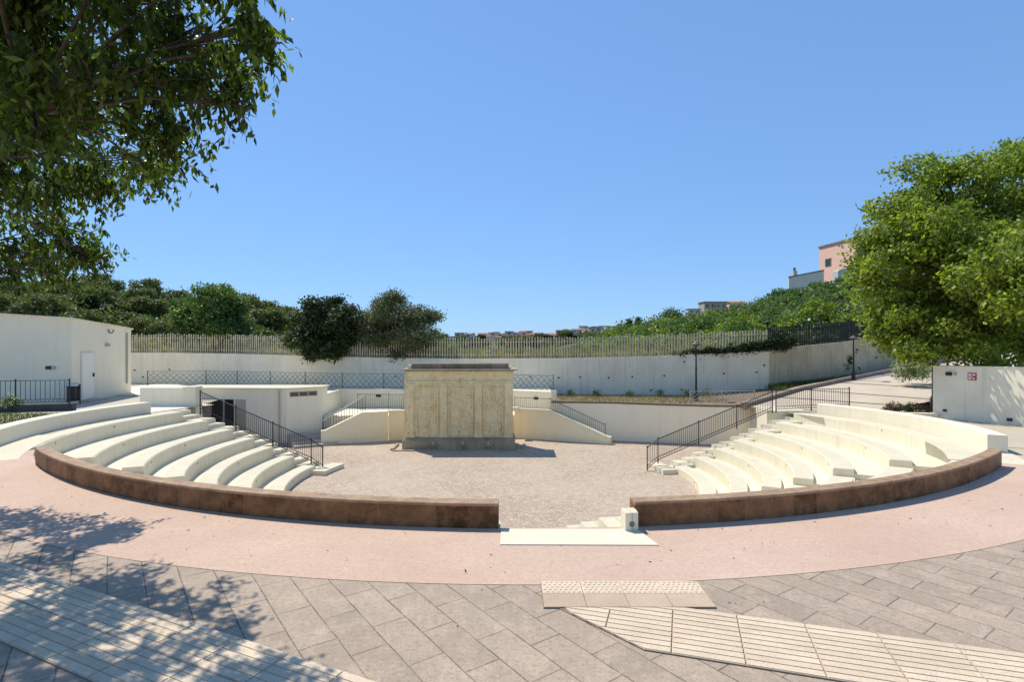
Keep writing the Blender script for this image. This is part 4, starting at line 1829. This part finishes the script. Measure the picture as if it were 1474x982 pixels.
# --- the big tree over the upper left corner
def foreground_tree():
    base = Vector((-10.4, 8.6, 0))
    px = [  # (x, y, depth, radius in photo pixels)
        (330, 45, 5.0, 74), (60, 95, 4.7, 62), (130, 105, 4.7, 62), (50, 175, 5.0, 62), (20, 120, 4.8, 60), (378, 35, 4.9, 38), (395, 62, 4.9, 24), (300, 125, 5.2, 62), (330, 150, 5.1, 34), (250, 60, 5.4, 90), (215, 160, 6.0, 78), (160, 60, 5.8, 110), (250, 205, 6.2, 42),
        (70, 90, 6.2, 120), (120, 175, 6.6, 90), (170, 235, 7.4, 52), (60, 215, 7.2, 95), (0, 150, 7, 120), (120, 245, 7.8, 48), (15, 265, 8.0, 70), (205, 235, 6.8, 40),
        (70, 318, 8.6, 42), (115, 345, 8.8, 48), (135, 372, 8.8, 26), (55, 372, 9, 40), (10, 345, 9.2, 48), (90, 395, 9., 24), (15, 395, 9.4, 26),
        (-90, 80, 6.6, 140), (-120, 230, 8.2, 120), (-80, 340, 9.2, 80), (-60, 20, 6, 120), (200, -40, 5.2, 110), (60, -60, 5.6, 120), (320, -70, 4.7, 100),
        (230, -190, 4.8, 120), (60, -200, 5.2, 140), (-140, -80, 5.4, 160)]
    high = [(-4.2, 3.6, 6.6, 1.3), (-6.2, 4.6, 7.2, 1.5), (-5.0, 1.6, 6.8, 1.4), (-7.6, 2.6, 7.0, 1.6), (-2.6, 2.2, 6.4, 1.1), (-9.0, 5.6, 7.6, 1.7), (-7.4, 6.2, 8.4, 1.3)]  # unseen crown lobes added overhead to block skylight and deepen the shade
    lobes = []
    for x, y, Y, r in px:
        p = deep(x, y, Y) - base
        rr = r / F * Y * (.9 if y > -30 else 1)
        lobes.append((p.x, p.y, p.z, rr, rr * 1.1, rr * .92))
    for x, y, z, rr in high:
        lobes.append((x - base.x, y - base.y, z, rr, rr, rr * .7))
    t = thing('broadleaf_tree', 'large overhanging tree with drooping dark leaves in the upper left corner', 'tree', tuple(base))
    mb = MB()
    tp = [(0, 0, -.1), (.1, -.05, 1.2), (.3, -.2, 2.4), (.6, -.4, 3.3)]
    mb.tube(tp, [.26, .22, .19, .15], 12)
    rr = random.Random(3)
    crotch = Vector(tp[-1])
    limbs = []
    for tgt, r0 in (((1.9, -.6, 3.4), .045), ((4.0, -2.0, 4.6), .036), ((5.8, -3.3, 4.6), .025), ((3.0, -1.2, 5.2), .036), ((1.2, -2.0, 4.6), .04), ((4.8, -3.4, 5.6), .028)):
        tgt = Vector(tgt)
        mid = crotch.lerp(tgt, .5) + Vector((0, 0, .35))
        mb.tube([crotch, mid, tgt], [r0, r0 * .7, r0 * .35], 8)
        limbs += [mid, tgt, mid.lerp(tgt, .5)]
    for l in lobes:
        e = Vector(l[:3])
        s = min(limbs, key=lambda q: (q - e).length)
        m_ = s.lerp(e, .55) + Vector((rr.uniform(-.1, .1), rr.uniform(-.1, .1), .12))
        mb.tube([s, m_, e], [.022, .015, .008], 6)
        for _ in range(6):
            dv = Vector((rr.gauss(0, 1), rr.gauss(0, 1), rr.gauss(-.1, .7))).normalized()
            tip = e + Vector((dv.x * l[3], dv.y * l[4], dv.z * l[5])) * .85
            mb.tube([m_.lerp(e, rr.uniform(.2, 1)), e.lerp(tip, .55) + Vector((0, 0, .03)), tip], [.012, .009, .004], 5)
    o = mb.build('trunk', M['bark'], None, True)
    o.parent = t
    # leaves hang in rows from thin drooping twigs
    r = np.random.default_rng(11)
    lob = np.array(sublobes(lobes, 8, .30, 17, .3, .86))
    wts = lob[:, 3] ** 2.0
    idx = r.choice(len(lob), 8600, p=wts / wts.sum())
    D = r.normal(size=(8600, 3))
    D /= np.linalg.norm(D, axis=1, keepdims=True)
    C = lob[idx, :3] + D * lob[idx, 3:6] * (r.random(8600) ** .45)[:, None] * 1.0
    tw = D * .5 + r.normal(size=(8600, 3)) * .45
    tw /= np.linalg.norm(tw, axis=1, keepdims=True)
    ln = r.uniform(.16, .36, 8600)
    PP, NN = [], []
    K = 12
    for k in range(K):
        t_ = (k + .5) / K
        q = C + tw * (ln * t_)[:, None] + np.array([0, 0, -1.]) * (ln * .75 * t_ * t_)[:, None]
        PP.append(q + r.normal(size=q.shape) * .012)
        NN.append(r.normal(size=q.shape) * .8 + D * .5 + np.array([0, 0, .3]))
    P, N = np.concatenate(PP), np.concatenate(NN)
    n = len(P)
    tm = MB()
    for a in range(0, 8600, 2):
        c, d, l = Vector(C[a]), Vector(tw[a]), float(ln[a])
        p1 = c + d * l * .5 - Vector((0, 0, l * .19))
        p2 = c + d * l - Vector((0, 0, l * .75))
        s_ = d.cross(Vector((0, 0, 1))).normalized() * .0035 if abs(d.z) < .99 else Vector((.0035, 0, 0))
        tm.add([c - s_, c + s_, p1 + s_ * .8, p1 - s_ * .8, p2], [(0, 1, 2, 3), (3, 2, 4)])
    tm.build('twigs', M['bark'], None).parent = t
    me = leaf_mesh('crown', P, N, .108 * r.uniform(.6, 1.3, n), .046 * r.uniform(.7, 1.25, n), M['leaf_near'], .62, .3, 11)
    o = bpy.data.objects.new('crown', me)
    col.objects.link(o)
    o.parent = t


foreground_tree()


def lobes_random(n, rx, ry, rz, zc, rl, seed):
    r = random.Random(seed)
    L = []
    for i in range(n):
        a = r.uniform(0, 2 * math.pi)
        q = math.sqrt(r.random())
        u = r.uniform(-1, 1)
        f = math.sqrt(max(0, 1 - u * u))
        s = r.uniform(.7, 1.2) * rl
        L.append((rx * q * f * math.cos(a), ry * q * f * math.sin(a), zc + rz * u, s, s, s * .85))
    return L


# --- right tree
def right_tree():
    base = Vector((20.2, 23.2, -.2))
    L = []
    for x, y, Y, r in [(1276, 352, 23, 38), (1244, 362, 23, 20), (1238, 388, 23, 17), (1250, 408, 22.6, 20), (1300, 322, 22.5, 44), (1345, 285, 23, 55), (1390, 310, 23, 75), (1436, 262, 23.5, 46), (1466, 222, 24, 22), (1330, 370, 21.5, 70),
                       (1400, 400, 21, 80), (1302, 430, 22, 42), (1320, 470, 20.8, 50), (1390, 480, 20.5, 55), (1450, 470, 20.5, 60), (1465, 380, 21.5, 80), (1285, 478, 22, 24),
                       (1358, 246, 23.2, 20), (1345, 262, 23.2, 22), (1520, 300, 23, 100), (1530, 420, 22, 100), (1590, 270, 24, 70), (1420, 330, 24.5, 80), (1350, 430, 24, 80), (1480, 500, 20.6, 42), (1400, 425, 19.4, 38), (1455, 430, 18.4, 52), (1480, 400, 18.5, 66), (1474, 392, 17, 52), (1435, 375, 19, 48), (1280, 486, 22, 20), (1300, 503, 21.5, 20), (1262, 462, 22.4, 18)]:
        p = deep(x, y, Y) - base
        rr = r / F * Y
        L.append((p.x, p.y, p.z, rr, rr * 1.1, rr * .9))
    tree('broadleaf_tree', 'big bright green tree standing behind the white wall at the right edge', 'tree', tuple(base),
         [(0, 0, -.2), (.1, .05, 1.5), (-.1, 0, 2.6), (.1, .1, 4)], .26, L, 10500, 12, .18, .175, .11, M['leaf_lime'], M['darkbark'], 21, .15, sub=(11, .36))


right_tree()
# second trunk-like small tree by the lamp, behind the white wall
b = at(1362, 545, .0)


# --- three trees at the back wall
def px_tree(name, label, px, Yb, zb, m, bark, seed, nclump, nleaf, leaf, width, spread, droop=0, group=None):
    cx = sum(p[0] for p in px) / len(px)
    base = Vector(((cx - CX) / F * Yb, Yb, zb))
    L = []
    for x, y, r in px:
        p = deep(x, y, Yb - (.7 if Yb < 36 else 0) + random.Random(int(x * 7 + y)).uniform(-.8, .8)) - base
        rr = r / F * Yb
        L.append((p.x, p.y, p.z, rr, rr, rr * .9))
    zt = min(l[2] for l in L)
    return tree(name, label, 'tree', tuple(base), [(0, 0, -.3), (.05, 0, max(.4, zt * .6)), (0, .05, max(.8, zt))], .14, L, nclump, nleaf, spread, leaf, width, m, bark, seed, droop, group, sub=(9, .5))


px_tree('broadleaf_tree', 'mid green bushy tree behind the left part of the picket fence', [(285, 440, 20), (315, 432, 22), (335, 450, 18), (270, 465, 18), (300, 475, 26), (330, 480, 22), (325, 425, 10), (345, 440, 9)],
        37.5, 1.2, M['leaf_mid'], M['darkbark'], 31, 1700, 12, .2, .13, .22)
px_tree('broadleaf_tree', 'dark rounded tree hanging over the white back wall left of the stone monument', [(468, 450, 20), (445, 465, 20), (490, 462, 20), (440, 490, 18), (470, 485, 30), (498, 490, 16), (455, 505, 18), (480, 508, 16), (455, 440, 10), (480, 438, 10)],
        34.7, .9, M['leaf_dark'], M['darkbark'], 32, 3300, 12, .17, .11, .2)
px_tree('olive_tree', 'grey green olive tree with a dark heart directly above the stone monument', [(566, 440, 17), (555, 460, 22), (590, 455, 22), (535, 470, 20), (612, 468, 20), (570, 485, 34), (540, 490, 18), (605, 488, 20), (580, 510, 12), (567, 428, 8), (622, 455, 9), (525, 460, 9)],
        34.5, .9, M['leaf_olive'], M['darkbark'], 33, 3600, 12, .17, .075, .2)

# --- woods on the left hillside: a few individual crowns copied over the slope
protos = []
for i, (m, rx, rz, nl) in enumerate([('leaf_wood', 2.3, 1.7, 9), ('leaf_wood', 2.0, 1.9, 8), ('leaf_olive', 2.0, 1.5, 8), ('leaf_mid', 1.8, 1.8, 8), ('leaf_dark', 2.1, 1.7, 9)]):
    L = lobes_random(nl, rx, rx, rz, 3.0, 1.15, 50 + i)
    protos.append(tree('woodland_tree', 'rounded tree', 'tree', (0, 0, 0), [(0, 0, -.6), (.08, 0, 1.2), (0, .06, 2.4)], .16, L, 800, 11, .22, .26, .17, M[m], M['darkbark'], 60 + i, sub=(6, .42)))
LB = ['dense olive green tree in the wood on the left hillside', 'tall domed green tree in the wood on the left hillside', 'grey green tree in the wood on the left hillside',
      'fresh green tree in the wood on the left hillside', 'dark green tree in the wood on the left hillside']
used = [False] * 5
rr = random.Random(5)


def place(pi, loc, rz, s, label, group):
    if not used[pi]:
        used[pi] = True
        o = protos[pi]
        o.location, o.rotation_euler, o.scale = loc, (0, 0, rz), (s, s, s)
        o['label'], o['group'] = label, group
        return o
    return copy_tree(protos[pi], loc, rz, s, label, group)


for row, (dist, topf, n) in enumerate([(43, 448, 17), (52, 432, 17), (64, 418, 18), (80, 410, 18)]):
    for i in range(n):
        x_px = -60 + (640 if row < 2 else 560) * (i + rr.uniform(.1, .9)) / n
        Y = dist * rr.uniform(.95, 1.05)
        X = (x_px - CX) / F * Y
        fall = max(0, (x_px - 170)) * .12 if row >= 1 else max(0, x_px - 120) * .05
        top_px = topf - (12 if x_px < 130 else 0) + fall + rr.uniform(-6, 9)
        ztop = EYE + (CY - top_px) / F * Y
        h = rr.uniform(4.6, 5.8) * (Y / 55) ** .4
        pi = rr.choice([0, 0, 1, 1, 2, 3, 4])
        if row == 3 and x_px > 440:
            continue
        place(pi, (X, Y, ztop - h), rr.uniform(0, 6.28), h / 5.2, LB[pi], 'trees of the wood on the left hillside')


# --- scrub directly behind the picket fence and on the right slope
def bush_proto(m, seed, leaf, width, lab):
    L = lobes_random(6, .75, .75, .5, .75, .55, seed)
    return tree('shrub', lab, 'shrub', (0, 0, 0), [(0, 0, -.3), (.03, 0, .3), (0, .03, .8)], .05, L, 360, 11, .13, leaf, width, M[m], M['darkbark'], seed, sub=(6, .42))


BP = [bush_proto('leaf_lime', 71, .12, .075, ''), bush_proto('leaf_yellow', 72, .12, .07, ''), bush_proto('leaf_ivy', 73, .16, .13, ''), bush_proto('leaf_mid', 74, .12, .08, ''), bush_proto('leaf_olive', 75, .11, .05, '')]
BL = ['green', 'bright yellow green', 'large leaved pale green', 'deep green', 'grey green']
bused = [False] * 5


def bush(pi, loc, s, label, group):
    rz = rr.uniform(0, 6.28)
    if not bused[pi]:
        bused[pi] = True
        o = BP[pi]
        o.location, o.rotation_euler, o.scale = loc, (0, 0, rz), (s if not hasattr(s, '__len__') else 1,) * 3
        if hasattr(s, '__len__'):
            o.scale = s
        o['label'], o['group'] = label, group
        return o
    return copy_tree(BP[pi], loc, rz, s, label, group)


def back_y(x):
    return float(np.interp(x, [p[0] for p in bw_line] + [p[0] for p in rw[1:]], [p[1] for p in bw_line] + [p[1] for p in rw[1:]]))


# behind the fence, full width
for i in range(38):
    px = 190 + 800 * (i + rr.random()) / 38
    Y = 33 + rr.uniform(1.5, 5)
    X = (px - CX) / F * Y
    Y = back_y(X) + rr.uniform(1.6, 4.5)
    X = (px - CX) / F * Y
    pi = rr.choice([4, 3, 4, 0, 1] if px < 640 else [1, 4, 4, 0])
    s = rr.uniform(.5, .8) if px > 640 else rr.uniform(.7, 1.1)
    bush(pi, (X, Y, 1.1), s, BL[pi] + ' shrub growing behind the picket fence', 'shrubs behind the picket fence')
# right slope
for i in range(215):
    px = rr.uniform(868, 1310)
    q = rr.random()
    Y = 36 + 24 * q
    X = (px - CX) / F * Y
    if Y < back_y(X) + 1.6:
        Y = back_y(X) + 1.8 + 3 * rr.random()
        X = (px - CX) / F * Y
    sil = np.interp(px, [868, 900, 960, 1010, 1080, 1112, 1150, 1200, 1250, 1330], [481, 467, 453, 447, 438, 416, 404, 395, 388, 382])
    low = np.interp(px, [868, 1000, 1110, 1240, 1330], [490, 492, 486, 470, 455])
    top = lerp(low, sil, q ** .7) + rr.uniform(-2, 6)
    s = rr.uniform(1.3, 2.5)
    ztop = EYE + (CY - top) / F * Y
    pi = 1 if px < 960 and rr.random() < .45 else (2 if 1105 < px < 1260 and rr.random() < .72 else rr.choice([0, 3, 3, 2, 4]))
    bush(pi, (X, Y, ztop - 1.55 * s), s, BL[pi] + ' shrub on the overgrown slope at the right', 'shrubs on the right slope')
# creepers spilling over the back wall at the right: one hanging mass
L = []
for i in range(60):
    px = 968 + 170 * (i + rr.random()) / 60
    top = np.interp(px, [972, 1010, 1060, 1105, 1140, 1158], [510, 504, 502, 496, 487, 485])
    sz = float(np.interp(px, [972, 1040, 1100, 1125, 1158], [.10, .20, .26, .42, .34])) * rr.uniform(.6, 1.3)
    Y = back_y((px - CX) / F * 31.5) + .05
    p = deep(px, top + rr.uniform(-2, 5), Y)
    L.append((p.x, Y + .05, p.z, sz * 1.3, sz * .8, sz))
P, N, r = crown_points(L, 1100, 9, .1, 77, .3, .3)
me = leaf_mesh('creeper', P, N, .1 * r.uniform(.6, 1.3, len(P)), .075 * r.uniform(.7, 1.2, len(P)), M['leaf_dark'], .3, .25, 77)
o = bpy.data.objects.new('creeper', me)
col.objects.link(o)
tag(struct(o, 'stuff'), 'dark green creeper spilling over the top of the back wall at the right', 'creeper')
# thicket under the slope
for i in range(14):
    px = rr.uniform(1150, 1330)
    Y = 41 + rr.uniform(0, 5)
    p = deep(px, rr.uniform(430, 470), Y)
    bush(rr.choice([2, 2, 0]), (p.x, Y, p.z - 2.4), 1.6, 'tall leafy shrub behind the dark bar fence', 'shrubs behind the bar fence')


# dry grass between the wall and the shrubs
def grass(name, X0, X1, yf, n, h, m, zf, seed, lean=.3):
    r = np.random.default_rng(seed)
    X = r.uniform(X0, X1, n)
    P = np.array([(x, *(lambda y: (y, zf(x, y)))(yf(x, r))) for x in X])
    N = r.normal(size=(n, 3)) * np.array([1, 1, .15])
    me = leaf_mesh(name, P, N, h * r.uniform(.5, 1.4, n), np.full(n, .02) * r.uniform(.6, 1.4, n), m, 0, .1, seed)
    # blades point up
    co = np.empty(len(me.vertices) * 3, np.float32)
    me.vertices.foreach_get('co', co)
    co = co.reshape(-1, 4, 3)
    L = (h * r.uniform(.5, 1.4, n))[:, None]
    d = r.normal(size=(n, 3)) * lean
    d[:, 2] = 1
    wv = r.normal(size=(n, 3))
    wv[:, 2] = 0
    wv /= np.linalg.norm(wv, axis=1, keepdims=True)
    ww = .012 * r.uniform(.6, 1.8, n)[:, None] * (h / .3) ** .5
    co[:, 0] = P - wv * ww
    co[:, 1] = P + wv * ww
    co[:, 2] = P + d * L
    co[:, 3] = P + d * L * .6 - wv * ww * .8
    me.vertices.foreach_set('co', co.ravel())
    me.update()
    o = bpy.data.objects.new(name, me)
    col.objects.link(o)
    return struct(o, 'stuff')


tag(grass('dry_grass', -24, 15, lambda x, r: back_y(x) + r.uniform(.45, 3.2), 18600, .62, M['drygrass'], lambda x, y: 1.25 + (.3 if x > 10 else 0), 81),
    'dry yellow grass growing behind the picket fence', 'grass')
tag(grass('lawn_grass', -24.5, -15.2, lambda x, r: r.uniform(15.8, 20.4), 15000, .09, M['lawn'], lambda x, y: ground_z(x, y) - .01, 82),
    'patch of short green lawn below the dark wall at the left', 'grass')
tag(grass('planter_weeds', 2.5, 10.8, lambda x, r: r.uniform(27.4, 31), 2500, .16, M['drygrass'], lambda x, y: soil(x, y) - .01, 83),
    'sparse dry weeds in the planter below the back wall', 'grass')
tag(grass('verge_weeds', 14, 22, lambda x, r: 28.2 + (x - 14) * .66 + r.uniform(.8, 2.6), 3500, .22, M['lawn'], lambda x, y: -.2 + (x - 14) * .05, 84),
    'green weeds on the verge between the ramp and the rough wall', 'grass')


# flowering shrubs and planted things
def small_shrub(label, p, rad, m, seed, n=90, leaf=.07, width=.04, name='shrub', cat='shrub', flower=None):
    L = lobes_random(5, rad * .6, rad * .6, rad * .25, rad * .5, rad * .5, seed)
    t = tree(name, label, cat, tuple(p), [(0, 0, -.1), (0, .02, rad * .3), (.02, 0, rad * .6)], .02, L, n, 9, rad * .2, leaf, width, M[m], M['darkbark'], seed)
    if flower:
        P, N, r = crown_points(L, flower, 7, .05, seed + 1, 0, .5)
        P[:, 2] += .04
        me = leaf_mesh('blossom', P, N, np.full(len(P), .055), np.full(len(P), .05), M['flower'], 0, .1, seed)
        o = bpy.data.objects.new('blossom', me)
        col.objects.link(o)
        o.parent = t
    return t


small_shrub('low shrub with white flowers on the lawn at the left edge', (*at(14, 592, -.25).xy, -.25), .55, 'leaf_mid', 91, flower=40)
small_shrub('reddish low shrub at the left edge below the railing', (*at(4, 580, -.3).xy, -.3), .5, 'leaf_dark', 92)
small_shrub('pink and white flowering oleander under the right tree beside the ramp', (20.4, 29.0, .35), .95, 'leaf_mid', 93, 150, .12, .05, flower=240)
small_shrub('second oleander with white blossom just right of the verge lamp', (21.7, 29.4, .45), .9, 'leaf_mid', 94, 130, .12, .05, flower=200)
for i, (x, y) in enumerate([(3.2, 30.9), (4.8, 31.0), (6.4, 30.7), (8.1, 30.6), (9.6, 30.3), (10.6, 30.2)]):
    small_shrub('small dry bush at the foot of the back wall in the planter', (x, y, soil(x, y)), .38, 'leaf_olive', 100 + i, 40, .07, .03).__setitem__('group', 'bushes in the planter')
# rockery plants around the lamp
for i, (x, y) in enumerate([(14.9, 21.7), (15.5, 21.9), (15.9, 21.4), (16.5, 21.5), (16.1, 22.4), (17.3, 21.9), (15.2, 22.2)]):
    small_shrub('low brown green clump in the rockery around the street lamp', (x, y, -.42), .34, 'leaf_olive' if i % 2 else 'litter', 120 + i, 45, .08, .05).__setitem__('group', 'rockery clumps')
patch('rockery_soil', [(14.5, 21.2), (17.6, 20.9), (18.2, 23), (14.9, 22.6)], 4, 4, .03, M['soil'])

# fallen leaves on the pink path and the slabs
r = np.random.default_rng(9)
n = 150
ang = r.uniform(-48, 48, n)
rad = 13.95 + np.abs(r.normal(0, 1.2, n))
rad = np.where(r.random(n) < .5, 13.95 + r.random(n) ** 2 * 1.6, rad)
P = np.array([(*pol(a, b, CB), .012) for a, b in zip(rad, ang)])
P[:, 2] += np.array([ground_z(p[0], p[1]) for p in P])
N = r.normal(size=(n, 3)) * .35 + np.array([0, 0, 1])
me = leaf_mesh('leaf_litter', P, N, .034 * r.uniform(.4, 1.5, n), .017 * r.uniform(.5, 1.5, n), M['litter'], 0, .5, 9)
o = bpy.data.objects.new('leaf_litter', me)
col.objects.link(o)
tag(struct(o, 'stuff'), 'scattered dry brown leaves lying on the paving', 'leaves')


# ------------------------------------------------------------------ houses
M['h_pink'] = plaster('pink_house_plaster', (.95, .58, .44), (.80, .50, .38), .4)
M['h_grey'] = plaster('grey_house_plaster', (.88, .78, .60), (.66, .58, .45), .4)
M['h_tan'] = plaster('tan_house_plaster', (.50, .42, .33), (.38, .31, .24), .4)
M['h_white'] = plaster('pale_house_plaster', (.62, .60, .57), (.5, .47, .43), .4)
M['h_roof'] = simple('clay_roof_tiles', (.33, .17, .11), .9, .3, 2)
M['h_roof2'] = simple('grey_roof_tiles', (.27, .22, .19), .9, .3, 2)


def hilltop_house():
    Y = 74.
    t = thing('hilltop_house', 'pink house with flat roof and low grey wing above the right trees', 'house', (43, Y, 8))
    f = lambda px, py: deep(px, py, Y)
    A, B = deep(1179, 357, Y + 8), deep(1234, 361, Y)
    n = Vector((-(A.y - B.y), A.x - B.x)).normalized()
    back = Vector((9, 4.5))
    zt = A.z

    def on_face(px, out):
        k = (px - CX) / F
        t_ = (k * A.y - A.x) / ((B.x - A.x) - k * (B.y - A.y))
        q = A.xy + (B.xy - A.xy) * t_
        return q + n * out
    mb = MB()
    mb.prism([tuple(A.xy), tuple(B.xy), tuple(B.xy + back), tuple(A.xy + back)], 6, zt)
    fixn(mb.build('wall', M['h_pink'], t))
    mb = MB()
    o = n * .15
    mb.prism([tuple(A.xy + o), tuple(B.xy + o), tuple(B.xy + back), tuple(A.xy + back)], zt + .003, zt + .2)
    fixn(mb.build('roof', M['h_roof2'], t))
    q0, q1 = on_face(1188, .06), on_face(1196.5, .06)
    z0, z1 = EYE + (CY - 383) / F * q0.y, EYE + (CY - 374) / F * q0.y
    mb = MB()
    mb.prism([tuple(q0), tuple(q1), tuple(q1 - n * .3), tuple(q0 - n * .3)], z0 - .1, z1 + .1)
    wn = fixn(mb.build('window', M['h_roof2'], t))
    q0, q1 = on_face(1189, .09), on_face(1195.5, .09)
    mb = MB()
    mb.prism([tuple(q0), tuple(q1), tuple(q1 - n * .3), tuple(q0 - n * .3)], z0, z1)
    fixn(mb.build('pane', M['glass'], wn))
    c, d = f(1130, 401), f(1180, 391)
    mb = MB()
    mb.prism([(c.x, Y - 1), (d.x - .01, Y - 1), (d.x - .01, Y - .02), (c.x * 1.012, Y - .02)], 6, [c.z, d.z, d.z, c.z])
    mb.build('wing_wall', M['h_grey'], t)
    mb = MB()
    mb.prism([(c.x - .1, Y - 1.1), (d.x - .02, Y - 1.1), (d.x - .02, Y - .03), (c.x * 1.012, Y - .03)], [c.z + .003, d.z + .003, d.z + .003, c.z + .003], [c.z + .14, d.z + .14, d.z + .14, c.z + .14])
    mb.build('wing_roof', M['h_roof2'], t)
    e = f(1141, 399)
    mb = MB()
    mb.box(e.x - .25, e.x + .25, Y - .7, Y - .2, e.z - .2, e.z + .8)
    ch = mb.build('chimney', M['h_white'], t)
    mb = MB()
    mb.lathe((e.x, Y - .45, e.z + .8), [(.16, 0), (.16, .3), (.22, .34), (.05, .45)], 8)
    mb.build('chimney_pot', M['h_roof2'], ch)
    # front lower storey in light plaster
    g, h = f(1196, 392), f(1232, 398)
    mb = MB()
    mb.prism([(g.x, Y - 1.6), (h.x, Y - 1.6), (h.x, Y - .3), (g.x, Y - .3)], 6, [g.z, g.z + 1.2, g.z + 1.2, g.z])
    mb.build('lower_storey', M['h_white'], t)


hilltop_house()


def house(label, px, py_top, wpx, hpx, Y, wall, roof, flat=False, name='village_house', group=None, rz=0, seed=0):
    rr2 = random.Random(seed)
    p = deep(px, py_top, Y)
    w_ = wpx / F * Y
    h_ = hpx / F * Y
    dpt = w_ * .8
    base = Vector((p.x, Y, p.z - h_ - 2))
    t = thing(name, label, 'house', tuple(base), group)
    z1 = p.z - (h_ * .28 if not flat else 0)
    mb = MB()
    mb.box(p.x - w_ / 2, p.x + w_ / 2, Y, Y + dpt, base.z - 2, z1)
    mb.build('wall', wall, t)
    mb = MB()
    o = w_ * .04
    if flat:
        mb.box(p.x - w_ / 2 - o, p.x + w_ / 2 + o, Y - o, Y + dpt + o, z1 + .003, z1 + .003 + h_ * .06)
    else:
        xa, xb, ya, yb = p.x - w_ / 2 - o, p.x + w_ / 2 + o, Y - o, Y + dpt + o
        mb.add([(xa, ya, z1 + .003), (xb, ya, z1 + .003), (xb, yb, z1 + .003), (xa, yb, z1 + .003), (xa, (ya + yb) / 2, p.z), (xb, (ya + yb) / 2, p.z)],
               [(0, 1, 5, 4), (2, 3, 4, 5), (0, 4, 3), (1, 2, 5), (3, 2, 1, 0)])
    mb.build('roof', roof, t)
    k = max(1, int(wpx // 7))
    for i in range(k):
        cx = p.x - w_ / 2 + w_ * (i + .5) / k
        ww, wh = w_ / k * .28, min(h_ * .3, w_ / k * .5)
        mb = MB()
        mb.box(cx - ww / 2, cx + ww / 2, Y - .08, Y + .1, z1 - h_ * .22 - wh, z1 - h_ * .22)
        mb.build('window', M['glass'], t)
    return t


house('pale house with stepped flat roof on the slope left of the pink house', 1030, 435, 32, 14, 112, M['h_tan'], M['h_roof2'], True, 'hillside_house', None, seed=1)
house('terracotta roofed house on the slope beside the pale stepped house', 1063, 433, 26, 12, 118, M['h_pink'], M['h_roof'], False, 'hillside_house', None, seed=2)
house('small low house half hidden in shrubs left of the pale stepped house', 1000, 445, 18, 9, 110, M['h_white'], M['h_roof2'], True, 'hillside_house', None, seed=3)
rr3 = random.Random(12)
for i in range(56):
    px = 645 + 245 * (i + rr3.random() * .9) / 56
    Y = rr3.uniform(300, 420)
    yt = np.interp(px, [640, 700, 740, 790, 830, 870, 900], [479, 477, 477, 473, 470, 468, 466]) + rr3.uniform(0, 9)
    flat = rr3.random() < .55
    wl_ = rr3.choice(['h_grey', 'h_tan', 'h_white', 'h_pink'])
    house(('flat roofed ' if flat else 'tile roofed ') + {'h_grey': 'grey', 'h_tan': 'tan', 'h_white': 'pale', 'h_pink': 'pinkish'}[wl_] + ' house in the far village on the ridge',
          px, yt, rr3.uniform(8, 17), rr3.uniform(5, 8), Y, M[wl_], M[rr3.choice(['h_roof', 'h_roof2', 'h_roof2'])], flat, group='houses of the far village', seed=i)
# far trees among the village (copies of woodland crowns)
for i in range(95):
    px = rr3.uniform(630, 915)
    Y = rr3.uniform(240, 400)
    yt = np.interp(px, [630, 700, 760, 830, 900], [480, 482, 481, 477, 474]) + rr3.uniform(0, 10)
    p = deep(px, yt, Y)
    s = rr3.uniform(1.1, 2.1)
    place(rr3.choice([0, 1, 4]), (p.x, Y, p.z - 5.0 * s), rr3.uniform(0, 6), s, 'small distant tree among the houses of the far village', 'distant village trees')


# cypresses and a pine on the skyline at the right, antenna mast
def cypress(label, px, py, hpx, wpx, Y, seed, m='leaf_dark'):
    p = deep(px, py, Y)
    h_ = hpx / F * Y
    w_ = wpx / F * Y / 2
    L = [(0, 0, h_ * f, w_ * g, w_ * g, h_ * .2) for f, g in ((.25, .9), (.45, 1), (.65, .8), (.82, .5))]
    tree('cypress_tree', label, 'tree', (p.x, Y, p.z - h_), [(0, 0, -2), (0, .05, h_ * .3), (0, 0, h_ * .8)], .2, L, 160, 10, w_ * .25, .35, .2, M[m], M['darkbark'], seed, branches=False)


cypress('left of two small dark cypress trees on the right skyline', 906, 459, 24, 9, 95, 141)
cypress('right of two small dark cypress trees on the right skyline', 918, 456, 28, 10, 97, 142)
p = deep(967, 446, 90)
L = [(0, 0, 3.6, 1.5, 1.5, .5), (.7, 0, 3.3, .9, .9, .4), (-.7, .1, 3.2, .9, .9, .4), (0, 0, 4.1, .9, .9, .4)]
tree('pine_tree', 'flat topped dark pine on the right skyline left of the hillside houses', 'tree', (p.x, 90, p.z - 4.3), [(0, 0, -1), (.1, 0, 1.5), (0, 0, 3.2)], .18, L, 160, 10, .3, .3, .12, M['leaf_dark'], M['darkbark'], 143)
p = deep(894, 460, 120)
mb = MB()
mb.tube([(p.x, 120, p.z - 4), (p.x, 120, p.z)], .07, 6)
for z in (.5, .9, 1.3):
    mb.bar((p.x - .5, 120, p.z - z), (p.x + .5, 120, p.z - z), .06)
tag(mb.build('antenna_mast', M['iron_grey']), 'thin antenna mast on the far skyline left of the cypress trees', 'mast')
